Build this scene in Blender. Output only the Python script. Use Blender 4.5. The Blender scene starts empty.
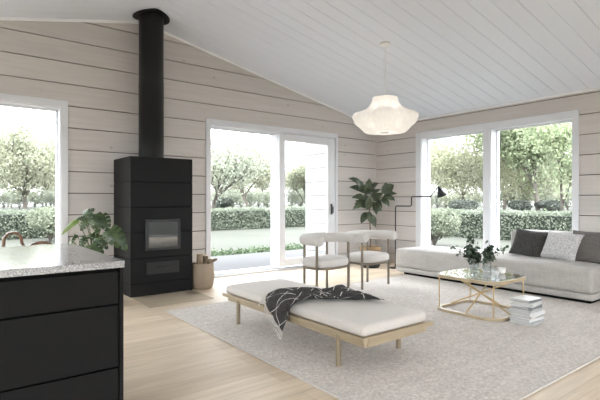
import bpy, bmesh, math, random
from mathutils import Vector, Matrix, noise as mnoise
R = math.radians
COL = bpy.context.scene.collection
rnd = random.Random(7)
D = 6.444          # back wall plane (log face)
XR = 6.94          # right wall plane
XL = -2.5          # left wall plane
YF = -3.0          # wall behind the camera
RX, RZ, SL = 2.18, 3.72, 0.2108   # ridge x, ridge height, roof slope
def roofz(x): return RZ - SL*abs(x-RX)
TILT = 0.658645

# ------------------------------------------------------------------ materials
def nodes(name):
    m = bpy.data.materials.new(name); m.use_nodes = True
    nt = m.node_tree; b = nt.nodes['Principled BSDF']
    return m, nt, b
def N(nt, t, **kw):
    n = nt.nodes.new(t)
    for k, v in kw.items():
        if hasattr(n, k): setattr(n, k, v)
        else: n.inputs[k].default_value = v
    return n
def ramp(nt, stops):
    n = nt.nodes.new('ShaderNodeValToRGB'); cr = n.color_ramp
    while len(cr.elements) < len(stops): cr.elements.new(0.5)
    for e, (p, c) in zip(cr.elements, stops):
        e.position = p; e.color = (*c, 1) if len(c) == 3 else c
    return n
def coords(nt, scale=(1, 1, 1), kind='Object', rot=(0, 0, 0)):
    tc = nt.nodes.new('ShaderNodeTexCoord'); mp = nt.nodes.new('ShaderNodeMapping')
    mp.inputs['Scale'].default_value = scale; mp.inputs['Rotation'].default_value = rot
    nt.links.new(tc.outputs[kind], mp.inputs['Vector']); return mp.outputs['Vector']
def bump(nt, b, h, strength, dist=0.01):
    bn = nt.nodes.new('ShaderNodeBump'); bn.inputs['Strength'].default_value = strength
    bn.inputs['Distance'].default_value = dist
    nt.links.new(h, bn.inputs['Height']); nt.links.new(bn.outputs['Normal'], b.inputs['Normal'])
def mix(nt, fac, a, b_, mode='MIX'):
    n = nt.nodes.new('ShaderNodeMix'); n.data_type = 'RGBA'; n.blend_type = mode
    for s, v in ((n.inputs[0], fac), (n.inputs[6], a), (n.inputs[7], b_)):
        if hasattr(v, 'links') or hasattr(v, 'is_linked'): nt.links.new(v, s)
        else: s.default_value = v if not isinstance(v, tuple) else (*v, 1)
    return n.outputs[2]
def plain(name, c, rough=0.5, var=0.08, scale=20, bmp=0.0, metal=0.0, spec=0.5, stretch=(1, 1, 1), sheen=0):
    m, nt, b = nodes(name)
    v = coords(nt, stretch)
    nz = N(nt, 'ShaderNodeTexNoise'); nz.inputs['Scale'].default_value = scale; nz.inputs['Detail'].default_value = 4
    nt.links.new(v, nz.inputs['Vector'])
    r = ramp(nt, [(0.3, tuple(x*(1-var) for x in c)), (0.7, tuple(min(1, x*(1+var)) for x in c))])
    nt.links.new(nz.outputs['Fac'], r.inputs['Fac']); nt.links.new(r.outputs['Color'], b.inputs['Base Color'])
    b.inputs['Roughness'].default_value = rough; b.inputs['Metallic'].default_value = metal
    b.inputs['Specular IOR Level'].default_value = spec
    if sheen: b.inputs['Sheen Weight'].default_value = sheen
    if bmp: bump(nt, b, nz.outputs['Fac'], bmp)
    return m
def wood(name, light, dark, grain=(1, 12, 12), scale=3, rough=0.5, knots=0.0, course=0.0, bmp=0.05):
    """grain: small value along the fibre"""
    m, nt, b = nodes(name)
    v = coords(nt, grain)
    nz = N(nt, 'ShaderNodeTexNoise'); nz.inputs['Scale'].default_value = scale
    nz.inputs['Detail'].default_value = 6; nz.inputs['Distortion'].default_value = 0.6
    nt.links.new(v, nz.inputs['Vector'])
    r = ramp(nt, [(0.25, dark), (0.75, light)]); nt.links.new(nz.outputs['Fac'], r.inputs['Fac'])
    col = r.outputs['Color']
    if course:
        tc = coords(nt, (0.0, 0.0, 1/course)); sx = N(nt, 'ShaderNodeSeparateXYZ'); nt.links.new(tc, sx.inputs[0])
        ad = N(nt, 'ShaderNodeMath', operation='ADD'); nt.links.new(sx.outputs['Z'], ad.inputs[0]); ad.inputs[1].default_value = 0.34
        fl = N(nt, 'ShaderNodeMath', operation='FLOOR'); nt.links.new(ad.outputs[0], fl.inputs[0])
        wn = N(nt, 'ShaderNodeTexWhiteNoise', noise_dimensions='1D'); nt.links.new(fl.outputs[0], wn.inputs['W'])
        rr = ramp(nt, [(0, (.93, .93, .93)), (1, (1.05, 1.04, 1.03))]); nt.links.new(wn.outputs['Value'], rr.inputs['Fac'])
        col = mix(nt, 1.0, col, rr.outputs['Color'], 'MULTIPLY')
    if knots:
        kv = coords(nt, tuple(1.0 if g < 2 else 1.6 for g in grain))
        vo = N(nt, 'ShaderNodeTexVoronoi'); vo.inputs['Scale'].default_value = 2.6; nt.links.new(kv, vo.inputs['Vector'])
        kr = ramp(nt, [(0.0, (1, 1, 1)), (0.045, (.75, .75, .75)), (0.085, (0, 0, 0))])
        nt.links.new(vo.outputs['Distance'], kr.inputs['Fac'])
        mu = N(nt, 'ShaderNodeMath', operation='MULTIPLY'); nt.links.new(kr.outputs['Color'], mu.inputs[0]); mu.inputs[1].default_value = knots
        col = mix(nt, mu.outputs[0], col, tuple(x*0.62 for x in dark))
    nt.links.new(col, b.inputs['Base Color']); b.inputs['Roughness'].default_value = rough
    if bmp: bump(nt, b, nz.outputs['Fac'], bmp, 0.004)
    return m
def fabric(name, c, c2, scale=120, bmp=0.25, rough=0.95, slub=True, weave=(1, 1, 1)):
    m, nt, b = nodes(name)
    v = coords(nt, weave)
    nz = N(nt, 'ShaderNodeTexNoise'); nz.inputs['Scale'].default_value = scale; nz.inputs['Detail'].default_value = 3
    nt.links.new(v, nz.inputs['Vector'])
    fac = nz.outputs['Fac']
    r = ramp(nt, [(0.35, c2), (0.65, c)]); nt.links.new(fac, r.inputs['Fac']); col = r.outputs['Color']
    if slub:
        for st in ((1, 40, 2.5), (40, 1, 2.5), (3, 3, 46)):
            v2 = coords(nt, st); n2 = N(nt, 'ShaderNodeTexNoise'); n2.inputs['Scale'].default_value = 3.2; n2.inputs['Detail'].default_value = 3
            nt.links.new(v2, n2.inputs['Vector'])
            r2 = ramp(nt, [(0.35, (.90, .90, .90)), (0.62, (1, 1, 1))]); nt.links.new(n2.outputs['Fac'], r2.inputs['Fac'])
            col = mix(nt, 1.0, col, r2.outputs['Color'], 'MULTIPLY')
    nt.links.new(col, b.inputs['Base Color']); b.inputs['Roughness'].default_value = rough
    b.inputs['Specular IOR Level'].default_value = 0.2; b.inputs['Sheen Weight'].default_value = 0.15
    bump(nt, b, fac, bmp, 0.006)
    return m
def glass(name, tint=(1, 1, 1), rough=0.0, ior=1.45, boost=1.0):
    m = bpy.data.materials.new(name); m.use_nodes = True; nt = m.node_tree; nt.nodes.clear()
    out = N(nt, 'ShaderNodeOutputMaterial'); mx = N(nt, 'ShaderNodeMixShader')
    tr = N(nt, 'ShaderNodeBsdfTransparent'); tr.inputs[0].default_value = (*tint, 1)
    gl = N(nt, 'ShaderNodeBsdfGlossy'); gl.inputs['Roughness'].default_value = rough
    fr = N(nt, 'ShaderNodeFresnel'); fr.inputs['IOR'].default_value = ior
    ge = N(nt, 'ShaderNodeNewGeometry'); mr = N(nt, 'ShaderNodeMapRange'); mr.inputs['To Min'].default_value = ior; mr.inputs['To Max'].default_value = 1/ior
    nt.links.new(ge.outputs['Backfacing'], mr.inputs['Value']); nt.links.new(mr.outputs[0], fr.inputs['IOR'])
    mu = N(nt, 'ShaderNodeMath', operation='MULTIPLY', use_clamp=True); mu.inputs[1].default_value = boost
    nt.links.new(fr.outputs[0], mu.inputs[0]); nt.links.new(mu.outputs[0], mx.inputs[0])
    nt.links.new(tr.outputs[0], mx.inputs[1]); nt.links.new(gl.outputs[0], mx.inputs[2]); nt.links.new(mx.outputs[0], out.inputs[0])
    return m
def leafmat(name, c, c2, trans=0.3, rough=0.5, scale=1.5, spec=0.3):
    m = bpy.data.materials.new(name); m.use_nodes = True; nt = m.node_tree
    b = nt.nodes['Principled BSDF']; out = nt.nodes['Material Output']
    v = coords(nt); nz = N(nt, 'ShaderNodeTexNoise'); nz.inputs['Scale'].default_value = scale; nz.inputs['Detail'].default_value = 5
    nt.links.new(v, nz.inputs['Vector'])
    r = ramp(nt, [(0.3, c2), (0.7, c)]); nt.links.new(nz.outputs['Fac'], r.inputs['Fac'])
    nt.links.new(r.outputs['Color'], b.inputs['Base Color']); b.inputs['Roughness'].default_value = rough
    b.inputs['Specular IOR Level'].default_value = spec
    tl = N(nt, 'ShaderNodeBsdfTranslucent'); nt.links.new(r.outputs['Color'], tl.inputs['Color'])
    mx = N(nt, 'ShaderNodeMixShader'); mx.inputs[0].default_value = trans
    nt.links.new(b.outputs[0], mx.inputs[1]); nt.links.new(tl.outputs[0], mx.inputs[2]); nt.links.new(mx.outputs[0], out.inputs[0])
    return m

M = {}
WL, WD = (.61, .583, .562), (.54, .51, .489)
M['wall_a'] = wood('whitewashed log', WL, WD, (0.5, 9, 9), 3, .6, .8, .279)
M['wall_b'] = wood('whitewashed log side', WL, WD, (9, 0.5, 9), 3, .6, .8, .279)
M['joint'] = plain('brown joint shade', (.10, .078, .062), .9, .2, 8)  # brown backing paints the shade of the open gaps between logs
M['ceil'] = wood('white ceiling board', (.695, .735, .81), (.685, .725, .80), (0.6, 10, 10), 3, .42, 0, 0, .03)
M['white'] = plain('white paint', (.69, .70, .73), .4, .01, 6)
M['trimwhite'] = plain('bright white trim paint', (.86, .865, .88), .4, .01, 6)
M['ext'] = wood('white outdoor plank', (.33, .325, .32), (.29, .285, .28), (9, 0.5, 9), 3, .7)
M['roof'] = plain('roof felt', (.2, .2, .2), .9)
def floor_mat():
    m, nt, b = nodes('pale oak plank floor')
    br = N(nt, 'ShaderNodeTexBrick', offset=0.43, offset_frequency=2)
    br.inputs['Scale'].default_value = 1; br.inputs['Brick Width'].default_value = 3.1; br.inputs['Row Height'].default_value = .205
    br.inputs['Mortar Size'].default_value = .0016; br.inputs['Mortar Smooth'].default_value = .1; br.inputs['Bias'].default_value = 0
    br.inputs['Color1'].default_value = (.66, .56, .44, 1); br.inputs['Color2'].default_value = (.545, .445, .335, 1); br.inputs['Mortar'].default_value = (.43, .34, .25, 1)
    nt.links.new(coords(nt), br.inputs['Vector'])
    nz = N(nt, 'ShaderNodeTexNoise'); nz.inputs['Scale'].default_value = 2.2; nz.inputs['Detail'].default_value = 7; nz.inputs['Distortion'].default_value = .8
    nt.links.new(coords(nt, (0.7, 9, 1)), nz.inputs['Vector'])
    r = ramp(nt, [(.25, (.80, .775, .745)), (.72, (1.08, 1.08, 1.08))]); nt.links.new(nz.outputs['Fac'], r.inputs['Fac'])
    c = mix(nt, 1.0, br.outputs['Color'], r.outputs['Color'], 'MULTIPLY')
    nt.links.new(c, b.inputs['Base Color']); b.inputs['Roughness'].default_value = .48
    b.inputs['Specular IOR Level'].default_value = .22
    bump(nt, b, nz.outputs['Fac'], .05, .003)
    return m
M['floor'] = floor_mat()
M['deck'] = wood('grey deck board', (.066, .066, .069), (.052, .052, .055), (0.6, 12, 1), 3, .7)
M['deck'].node_tree.nodes['Principled BSDF'].inputs['Specular IOR Level'].default_value = .08
M['alu'] = plain('grey aluminium track', (.42, .42, .43), .5, .03, 20)
def terrazzo():
    m, nt, b = nodes('grey terrazzo')
    v = coords(nt)
    vo = N(nt, 'ShaderNodeTexVoronoi'); vo.inputs['Scale'].default_value = 230; nt.links.new(v, vo.inputs['Vector'])
    sp = N(nt, 'ShaderNodeSeparateColor'); nt.links.new(vo.outputs['Color'], sp.inputs[0])
    r = ramp(nt, [(0, (.19, .19, .195)), (.15, (.26, .26, .27)), (.35, (.31, .31, .32)), (.65, (.37, .37, .38)), (.9, (.48, .48, .48))])
    r.color_ramp.interpolation = 'CONSTANT'
    nt.links.new(sp.outputs[0], r.inputs['Fac'])
    nt.links.new(r.outputs['Color'], b.inputs['Base Color']); b.inputs['Roughness'].default_value = .12; b.inputs['IOR'].default_value = 1.8
    return m
M['terrazzo'] = terrazzo()
M['black'] = plain('matte black front', (.006, .006, .0062), .6, .1, 30, 0, 0, .14)
M['blackgap'] = plain('black carcass', (.004, .004, .004), .8, .1, 30, 0, 0, .1)
M['stove'] = plain('black stove plaster', (.0085, .0085, .009), .6, .12, 40, .02, 0, .18)
M['flue'] = plain('black flue steel', (.006, .006, .0063), .42, .1, 30, 0, 0, .3)
M['iron'] = plain('black cast iron', (.03, .03, .031), .42, .1, 60, 0, .1, .35)
m, nt, b = nodes('stove door glass'); b.inputs['Base Color'].default_value = (.008, .008, .009, 1); b.inputs['Roughness'].default_value = .03; b.inputs['IOR'].default_value = 1.7
_n = N(nt, 'ShaderNodeTexNoise'); _n.inputs['Scale'].default_value = 3; _r = ramp(nt, [(0, (.02, .02, .02)), (1, (.05, .05, .05))]); nt.links.new(coords(nt), _n.inputs['Vector']); nt.links.new(_n.outputs['Fac'], _r.inputs['Fac']); nt.links.new(_r.outputs['Color'], b.inputs['Roughness'])
M['stoveglass'] = m
M['pane'] = glass('window glass', (.985, .99, .985), 0, 1.13)
M['tableglass'] = glass('table glass', (.97, .98, .975), 0.0, 1.5, .8)
M['vase'] = glass('clear vase glass', (.93, .95, .95), 0, 1.5, 1.6)
M['water'] = glass('water', (.95, .97, .97), 0, 1.33)
M['hearth'] = plain('hearth plate', (.46, .385, .295), .25, .06, 2, 0, 0, .5, (0.7, 9, 1))
M['oak'] = wood('oiled oak', (.385, .31, .21), (.31, .245, .16), (9, 0.8, 9), 4, .45)
M['oakx'] = wood('oiled oak cross grain', (.385, .31, .21), (.31, .245, .16), (0.8, 9, 9), 4, .45)
M['oakleg'] = wood('oak leg', (.205, .17, .128), (.165, .135, .10), (12, 12, 1), 4, .5)
M['daybedleg'] = wood('daybed oak leg', (.30, .24, .165), (.235, .185, .12), (12, 12, 1), 4, .5)
M['ash'] = wood('pale ash ring', (.43, .345, .225), (.37, .29, .18), (4, 4, 4), 4, .4)
M['brass'] = plain('brushed brass', (.55, .41, .22), .35, .06, 40, 0, .55)
M['matt'] = fabric('cream bouclé mattress', (.62, .585, .555), (.545, .51, .48), 160, .2, slub=False)
M['boucle'] = fabric('cream bouclé', (.62, .595, .57), (.53, .505, .48), 150, .35, slub=False)
M['sofa'] = fabric('grey linen', (.50, .478, .45), (.42, .40, .378), 140, .2)
M['sofaback'] = fabric('grey linen back', (.50, .478, .45), (.42, .40, .378), 140, .2)
def rug_mat():
    m, nt, b = nodes('woven wool rug')
    v = coords(nt); vo = N(nt, 'ShaderNodeTexVoronoi'); vo.inputs['Scale'].default_value = 62; nt.links.new(v, vo.inputs['Vector'])
    nz = N(nt, 'ShaderNodeTexNoise'); nz.inputs['Scale'].default_value = 46; nz.inputs['Detail'].default_value = 4; nt.links.new(v, nz.inputs['Vector'])
    r = ramp(nt, [(.3, (.55, .508, .475)), (.68, (.755, .71, .675))]); nt.links.new(nz.outputs['Fac'], r.inputs['Fac'])
    r2 = ramp(nt, [(0, (1.05, 1.05, 1.05)), (.8, (.84, .84, .84))]); nt.links.new(vo.outputs['Distance'], r2.inputs['Fac'])
    nz3 = N(nt, 'ShaderNodeTexNoise'); nz3.inputs['Scale'].default_value = 2.4; nt.links.new(coords(nt, (1, 6, 1)), nz3.inputs['Vector'])
    r3 = ramp(nt, [(.3, (.93, .93, .93)), (.7, (1.03, 1.03, 1.03))]); nt.links.new(nz3.outputs['Fac'], r3.inputs['Fac'])
    c = mix(nt, 1, mix(nt, 1, r.outputs['Color'], r2.outputs['Color'], 'MULTIPLY'), r3.outputs['Color'], 'MULTIPLY')
    nt.links.new(c, b.inputs['Base Color']); b.inputs['Roughness'].default_value = 1; b.inputs['Specular IOR Level'].default_value = .1
    bump(nt, b, nz.outputs['Fac'], .6, .012)
    return m
M['rug'] = rug_mat()
M['rugedge'] = plain('rug edge', (.52, .485, .46), 1, .1, 60, .3, 0, .1)
def throw_mat():
    m, nt, b = nodes('charcoal checked wool')
    tc = N(nt, 'ShaderNodeTexCoord'); sx = N(nt, 'ShaderNodeSeparateXYZ'); nt.links.new(tc.outputs['UV'], sx.inputs[0])
    facs = []
    for ax in ('X', 'Y'):
        fr = N(nt, 'ShaderNodeMath', operation='FRACT'); nt.links.new(sx.outputs[ax], fr.inputs[0])
        lt = N(nt, 'ShaderNodeMath', operation='LESS_THAN'); lt.inputs[1].default_value = .038; nt.links.new(fr.outputs[0], lt.inputs[0]); facs.append(lt)
    mxn = N(nt, 'ShaderNodeMath', operation='MAXIMUM'); nt.links.new(facs[0].outputs[0], mxn.inputs[0]); nt.links.new(facs[1].outputs[0], mxn.inputs[1])
    nz = N(nt, 'ShaderNodeTexNoise'); nz.inputs['Scale'].default_value = 90; nt.links.new(tc.outputs['Object'], nz.inputs['Vector'])
    r = ramp(nt, [(.3, (.026, .025, .025)), (.7, (.085, .081, .08))]); nt.links.new(nz.outputs['Fac'], r.inputs['Fac'])
    c = mix(nt, mxn.outputs[0], r.outputs['Color'], (.62, .60, .57))
    nt.links.new(c, b.inputs['Base Color']); b.inputs['Roughness'].default_value = .95; b.inputs['Specular IOR Level'].default_value = .15
    bump(nt, b, nz.outputs['Fac'], .3, .006)
    return m
M['throw'] = throw_mat()
M['fringe'] = plain('pale wool fringe', (.62, .59, .56), .95, .1, 80)
M['cush_dark'] = fabric('charcoal chenille', (.075, .073, .068), (.03, .029, .027), 75, .8, slub=False)
M['cush_light'] = fabric('silver jacquard', (.62, .61, .61), (.36, .36, .365), 48, .5, slub=False, weave=(1, 1, 1.6))
M['shade'] = None
def shade_mat():
    m = bpy.data.materials.new('ribbed lamp skin'); m.use_nodes = True; nt = m.node_tree; b = nt.nodes['Principled BSDF']; out = nt.nodes['Material Output']
    b.inputs['Base Color'].default_value = (.86, .83, .79, 1); b.inputs['Roughness'].default_value = .6
    nz = N(nt, 'ShaderNodeTexNoise'); nz.inputs['Scale'].default_value = 30; nt.links.new(coords(nt, (1, 1, .2)), nz.inputs['Vector'])
    r = ramp(nt, [(.3, (.84, .82, .79)), (.7, (.90, .885, .86))]); nt.links.new(nz.outputs['Fac'], r.inputs['Fac']); nt.links.new(r.outputs['Color'], b.inputs['Base Color'])
    tl = N(nt, 'ShaderNodeBsdfTranslucent'); nt.links.new(r.outputs['Color'], tl.inputs['Color'])
    mx = N(nt, 'ShaderNodeMixShader'); mx.inputs[0].default_value = .35
    nt.links.new(b.outputs[0], mx.inputs[1]); nt.links.new(tl.outputs[0], mx.inputs[2]); nt.links.new(mx.outputs[0], out.inputs[0])
    return m
M['shade'] = shade_mat()
M['whiteplastic'] = plain('white lamp fitting', (.8, .8, .8), .35, .02, 20)
M['lampblack'] = plain('black lamp steel', (.012, .012, .013), .4, .1, 40, 0, .2)
def basket_mat(name, a, c):
    m, nt, b = nodes(name)
    v = coords(nt); w = N(nt, 'ShaderNodeTexWave', wave_type='BANDS', bands_direction='Z'); w.inputs['Scale'].default_value = 26; w.inputs['Distortion'].default_value = 2.5; w.inputs['Detail'].default_value = 3; w.inputs['Detail Scale'].default_value = 2
    nt.links.new(v, w.inputs['Vector']); r = ramp(nt, [(.2, a), (.8, c)]); nt.links.new(w.outputs['Fac'], r.inputs['Fac'])
    nt.links.new(r.outputs['Color'], b.inputs['Base Color']); b.inputs['Roughness'].default_value = .85; bump(nt, b, w.outputs['Fac'], .7, .01); return m
M['basket'] = basket_mat('woven seagrass', (.30, .23, .165), (.50, .41, .32))
M['wicker'] = basket_mat('brown wicker band', (.24, .15, .075), (.42, .29, .16))
M['bark'] = plain('bark', (.10, .09, .078), .9, .35, 18, .8, 0, .2, (1, 1, .3))
M['log'] = plain('log bark', (.22, .17, .12), .9, .45, 30, .8, 0, .2, (1, 1, .3))
M['logend'] = plain('log end', (.52, .41, .27), .8, .15, 40)
M['soil'] = plain('soil', (.03, .022, .016), 1, .4, 60, .8)
M['potblack'] = plain('black pot', (.016, .016, .017), .5, .1, 20)
M['potclay'] = plain('pale clay pot', (.55, .52, .48), .8, .08, 15, .1)
M['fig'] = leafmat('fiddle leaf', (.115, .14, .08), (.025, .04, .022), .15, .36, 9, .5)
M['monstera'] = leafmat('monstera leaf', (.075, .115, .04), (.018, .042, .016), .15, .33, 14, .5)
M['monstera_young'] = leafmat('young monstera leaf', (.24, .31, .10), (.15, .22, .06), .3, .4, 6, .5)
M['stemgreen'] = plain('green stem', (.11, .14, .055), .6, .2, 20)
M['euc'] = leafmat('eucalyptus leaf', (.095, .13, .085), (.035, .058, .04), .2, .5, 30, .4)
M['euc_pale'] = leafmat('pale eucalyptus leaf', (.19, .23, .17), (.09, .12, .085), .2, .5, 30, .4)
M['twig'] = plain('brown twig', (.10, .065, .04), .7, .2, 40)
M['paper'] = plain('page edges', (.50, .50, .49), .9, .1, 200, .1, 0, .2, (1, 1, 6))
M['bk_w'] = plain('white book cover', (.62, .625, .625), .35, .03, 10)
M['bk_g'] = plain('grey book cover', (.42, .43, .43), .4, .05, 10)
M['bk_d'] = plain('dark grey book cover', (.17, .18, .185), .4, .05, 10)
M['bk_b'] = plain('beige book cover', (.60, .57, .53), .45, .05, 10)
M['ceramic'] = plain('white ceramic', (.82, .82, .81), .15, .02, 10)
M['bentwood'] = wood('brown bentwood', (.22, .13, .085), (.15, .088, .055), (3, 3, 3), 5, .4)
M['grass'] = leafmat('lawn grass', (.053, .055, .048), (.042, .045, .038), .0, .9, .35, .1)
M['blade'] = leafmat('ground cover leaf', (.10, .14, .08), (.06, .085, .05), .3, .6, 1, .2)
M['hedge'] = leafmat('hedge leaf', (.205, .23, .18), (.095, .112, .085), .35, .6, 2.5, .2)
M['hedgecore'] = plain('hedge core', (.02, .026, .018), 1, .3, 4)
M['tr_pale'] = leafmat('pale tree leaf', (.31, .32, .235), (.19, .205, .15), .45, .7, .5, .2)  # tree leaf tones paled so the overexposed, hazy wash sits in the colour
M['tr_green'] = leafmat('fresh green tree leaf', (.29, .335, .205), (.14, .17, .11), .45, .7, .5, .2)
M['tr_yellow'] = leafmat('yellow green tree leaf', (.32, .325, .225), (.19, .205, .14), .45, .7, .35, .2)
M['tr_grey'] = leafmat('grey green leaf', (.33, .35, .285), (.23, .25, .2), .45, .7, .3, .2)
M['shrub_pale'] = leafmat('pale shrub leaf', (.22, .24, .18), (.10, .12, .085), .3, .7, 6, .2)
M['shrub_dark'] = leafmat('dark shrub leaf', (.10, .11, .095), (.05, .058, .05), .2, .8, 1, .2)

# ------------------------------------------------------------------ geometry helpers
class MB:
    def __init__(s): s.v = []; s.f = []; s.sm = []; s.mi = []; s.uv = None
    def add(s, v, f, smooth=False, mi=0):
        o = len(s.v); s.v += [tuple(p) for p in v]; s.f += [tuple(i+o for i in q) for q in f]
        s.sm += [smooth]*len(f); s.mi += [mi]*len(f); return s
    def box(s, x0, x1, y0, y1, z0, z1, bev=0, seg=2, mtx=None, mi=0, smooth=None):
        bm = bmesh.new(); bmesh.ops.create_cube(bm, size=1)
        for v in bm.verts: v.co = Vector(((x0+x1)/2+v.co.x*(x1-x0), (y0+y1)/2+v.co.y*(y1-y0), (z0+z1)/2+v.co.z*(z1-z0)))
        if bev: bmesh.ops.bevel(bm, geom=list(bm.edges), offset=bev, segments=seg, profile=.5, affect='EDGES')
        if mtx is not None: bm.transform(mtx)
        bm.verts.ensure_lookup_table()
        bm.normal_update(); o0 = len(s.sm)
        s.add([v.co for v in bm.verts], [[v.index for v in f.verts] for f in bm.faces], bool(bev) if smooth is None else smooth, mi)
        for q, f in enumerate(bm.faces):
            if len(f.verts) == 4 and f.calc_area() > 3*bev*max(x1-x0, y1-y0, z1-z0)*.5 and mtx is None and max(abs(c) for c in f.normal) > .999: s.sm[o0+q] = False
        bm.free(); return s
    def tube(s, pts, rad, n=8, cap=True, smooth=True, mi=0, closed=False):
        pts = [Vector(p) for p in pts]; k = len(pts)
        if not hasattr(rad, '__len__'): rad = [rad]*k
        up = Vector((0, 0, 1)); rings = []; prev = None
        for i, p in enumerate(pts):
            if closed: t = pts[(i+1) % k]-pts[i-1]
            else: t = pts[min(i+1, k-1)]-pts[max(i-1, 0)]
            t = t.normalized() if t.length > 1e-9 else Vector((0, 0, 1))
            if prev is None:
                a = up if abs(t.z) < .9 else Vector((1, 0, 0)); u = t.cross(a).normalized()
            else:
                u = prev-t*prev.dot(t); u = u.normalized() if u.length > 1e-6 else t.orthogonal().normalized()
            prev = u; w = t.cross(u)
            rings.append([p+(u*math.cos(2*math.pi*j/n)+w*math.sin(2*math.pi*j/n))*rad[i] for j in range(n)])
        V = [q for r in rings for q in r]; F = []
        for i in range(k if closed else k-1):
            i2 = (i+1) % k
            for j in range(n): F.append((i*n+j, i*n+(j+1) % n, i2*n+(j+1) % n, i2*n+j))
        s.add(V, F, smooth, mi)
        if cap and not closed:
            s.add(rings[0], [tuple(range(n))[::-1]], False, mi); s.add(rings[-1], [tuple(range(n))], False, mi)
        return s
    def lathe(s, prof, n=32, c=(0, 0, 0), smooth=True, mi=0, wob=None):
        V = []; F = []
        for i, (r, z) in enumerate(prof):
            for j in range(n):
                a = 2*math.pi*j/n; rr = r*(wob(j, i) if wob else 1)
                V.append((c[0]+rr*math.cos(a), c[1]+rr*math.sin(a), c[2]+z))
        for i in range(len(prof)-1):
            for j in range(n): F.append((i*n+j, i*n+(j+1) % n, (i+1)*n+(j+1) % n, (i+1)*n+j))
        return s.add(V, F, smooth, mi)
    def prism(s, poly, a, b, to3):   # poly 2d (s,t); extruded along depth a..b; to3(s,t,d)
        n = len(poly)
        V = [to3(p[0], p[1], a) for p in poly]+[to3(p[0], p[1], b) for p in poly]
        F = [tuple(range(n)), tuple(range(2*n-1, n-1, -1))]+[(i, (i+1) % n, n+(i+1) % n, n+i)[::-1] for i in range(n)]
        return s.add(V, F)
    def grid(s, fn, nu, nv, smooth=True, mi=0):
        V = [fn(i/nu, j/nv) for i in range(nu+1) for j in range(nv+1)]
        F = [(i*(nv+1)+j, i*(nv+1)+j+1, (i+1)*(nv+1)+j+1, (i+1)*(nv+1)+j) for i in range(nu) for j in range(nv)]
        return s.add(V, F, smooth, mi)
    def build(s, name, mat, parent=None, world=False, loc=None, fix=True):
        off = Vector((0, 0, 0))
        if loc is not None: off = Vector(loc)
        if world and parent is not None:
            q = parent
            while q: off += q.location; q = q.parent
        me = bpy.data.meshes.new(name)
        me.from_pydata([tuple(Vector(p)-off) for p in s.v], [], s.f)
        for mm in (mat if isinstance(mat, (list, tuple)) else [mat]): me.materials.append(mm)
        me.polygons.foreach_set('use_smooth', s.sm); me.polygons.foreach_set('material_index', s.mi)
        if fix:
            bm = bmesh.new(); bm.from_mesh(me); bmesh.ops.recalc_face_normals(bm, faces=bm.faces); bm.to_mesh(me); bm.free()
        me.update()
        o = bpy.data.objects.new(name, me); COL.objects.link(o)
        if parent is not None: o.parent = parent
        if loc is not None: o.location = loc
        return o
def tag(o, label, cat, group=None, kind=None):
    o['label'] = label; o['category'] = cat
    if group: o['group'] = group
    if kind: o['kind'] = kind
    return o
def root(name, label, cat, loc=(0, 0, 0), rz=0, group=None):
    o = bpy.data.objects.new(name, None); COL.objects.link(o); o.location = loc; o.rotation_euler = (0, 0, rz)
    o.empty_display_size = .1
    return tag(o, label, cat, group)
def struct(o, label=None, cat=None):
    o['kind'] = 'structure'
    if label: o['label'] = label
    if cat: o['category'] = cat
    return o
def sroot(name, label, cat, loc=(0, 0, 0)):
    o = bpy.data.objects.new(name, None); COL.objects.link(o); o.location = loc; return struct(o, label, cat)
def weighted(o):
    m = o.modifiers.new('wn', 'WEIGHTED_NORMAL'); m.keep_sharp = True; return o

# ------------------------------------------------------------------ room shell
def clip(poly, a, b, c):  # keep a*s+b*t<=c
    out = []
    for i in range(len(poly)):
        p, q = poly[i], poly[(i+1) % len(poly)]
        fp, fq = a*p[0]+b*p[1]-c, a*q[0]+b*q[1]-c
        if fp <= 0: out.append(p)
        if fp*fq < 0:
            k = fp/(fp-fq); out.append((p[0]+(q[0]-p[0])*k, p[1]+(q[1]-p[1])*k))
    return out
COURSE, PH = .279, 2.412-.279*8   # joints at PH + k*COURSE
def log_wall(name, s0, s1, ztop, openings, to3, gable, mat, label, thick=.24, shift=0):
    zs = {0.0, ztop}
    k = 0; joints = set()
    while PH+shift+k*COURSE < ztop:
        z = round(PH+shift+k*COURSE, 4)
        if z > .02: zs.add(z); joints.add(z)
        k += 1
    for o in openings: zs |= {round(o[2], 4), round(o[3], 4)}
    zs = sorted(z for z in zs if 0 <= z <= ztop)
    mb = MB()
    for z0, z1 in zip(zs, zs[1:]):
        if z1-z0 < 1e-4: continue
        spans = [(s0, s1)]
        for (a, b, c, d) in openings:
            if c < (z0+z1)/2 < d:
                new = []
                for (p, q) in spans:
                    if b <= p or a >= q: new.append((p, q)); continue
                    if a > p: new.append((p, a))
                    if b < q: new.append((b, q))
                spans = new
        for (p, q) in spans:
            for layer in (0, 1):
                g = .006 if layer == 0 else 0
                a0 = z0+(g if z0 in joints else 0); a1 = z1-(g if z1 in joints else 0)
                poly = [(p, a0), (q, a0), (q, a1), (p, a1)]
                if gable:
                    poly = clip(poly, SL, 1, RZ+SL*RX+.02); poly = clip(poly, -SL, 1, RZ-SL*RX+.02) if poly else poly
                if len(poly) < 3: continue
                f0 = len(mb.mi); mb.prism(poly, 0 if layer == 0 else .03, .03 if layer == 0 else thick, to3)
                if layer: mb.mi[f0:] = [1]*(len(mb.mi)-f0)
    return struct(mb.build(name, [mat, M['joint']]), label, 'wall')
T = .24
log_wall('wall_back', XL-T, XR+T, 3.76, [(-1.1, 1.153, 0, 2.385), (3.228, 5.83, 0, 2.385)],
         lambda s, t, d: (s, D+d, t), True, M['wall_a'], 'whitewashed log gable wall behind the stove and glass doors')
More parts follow.
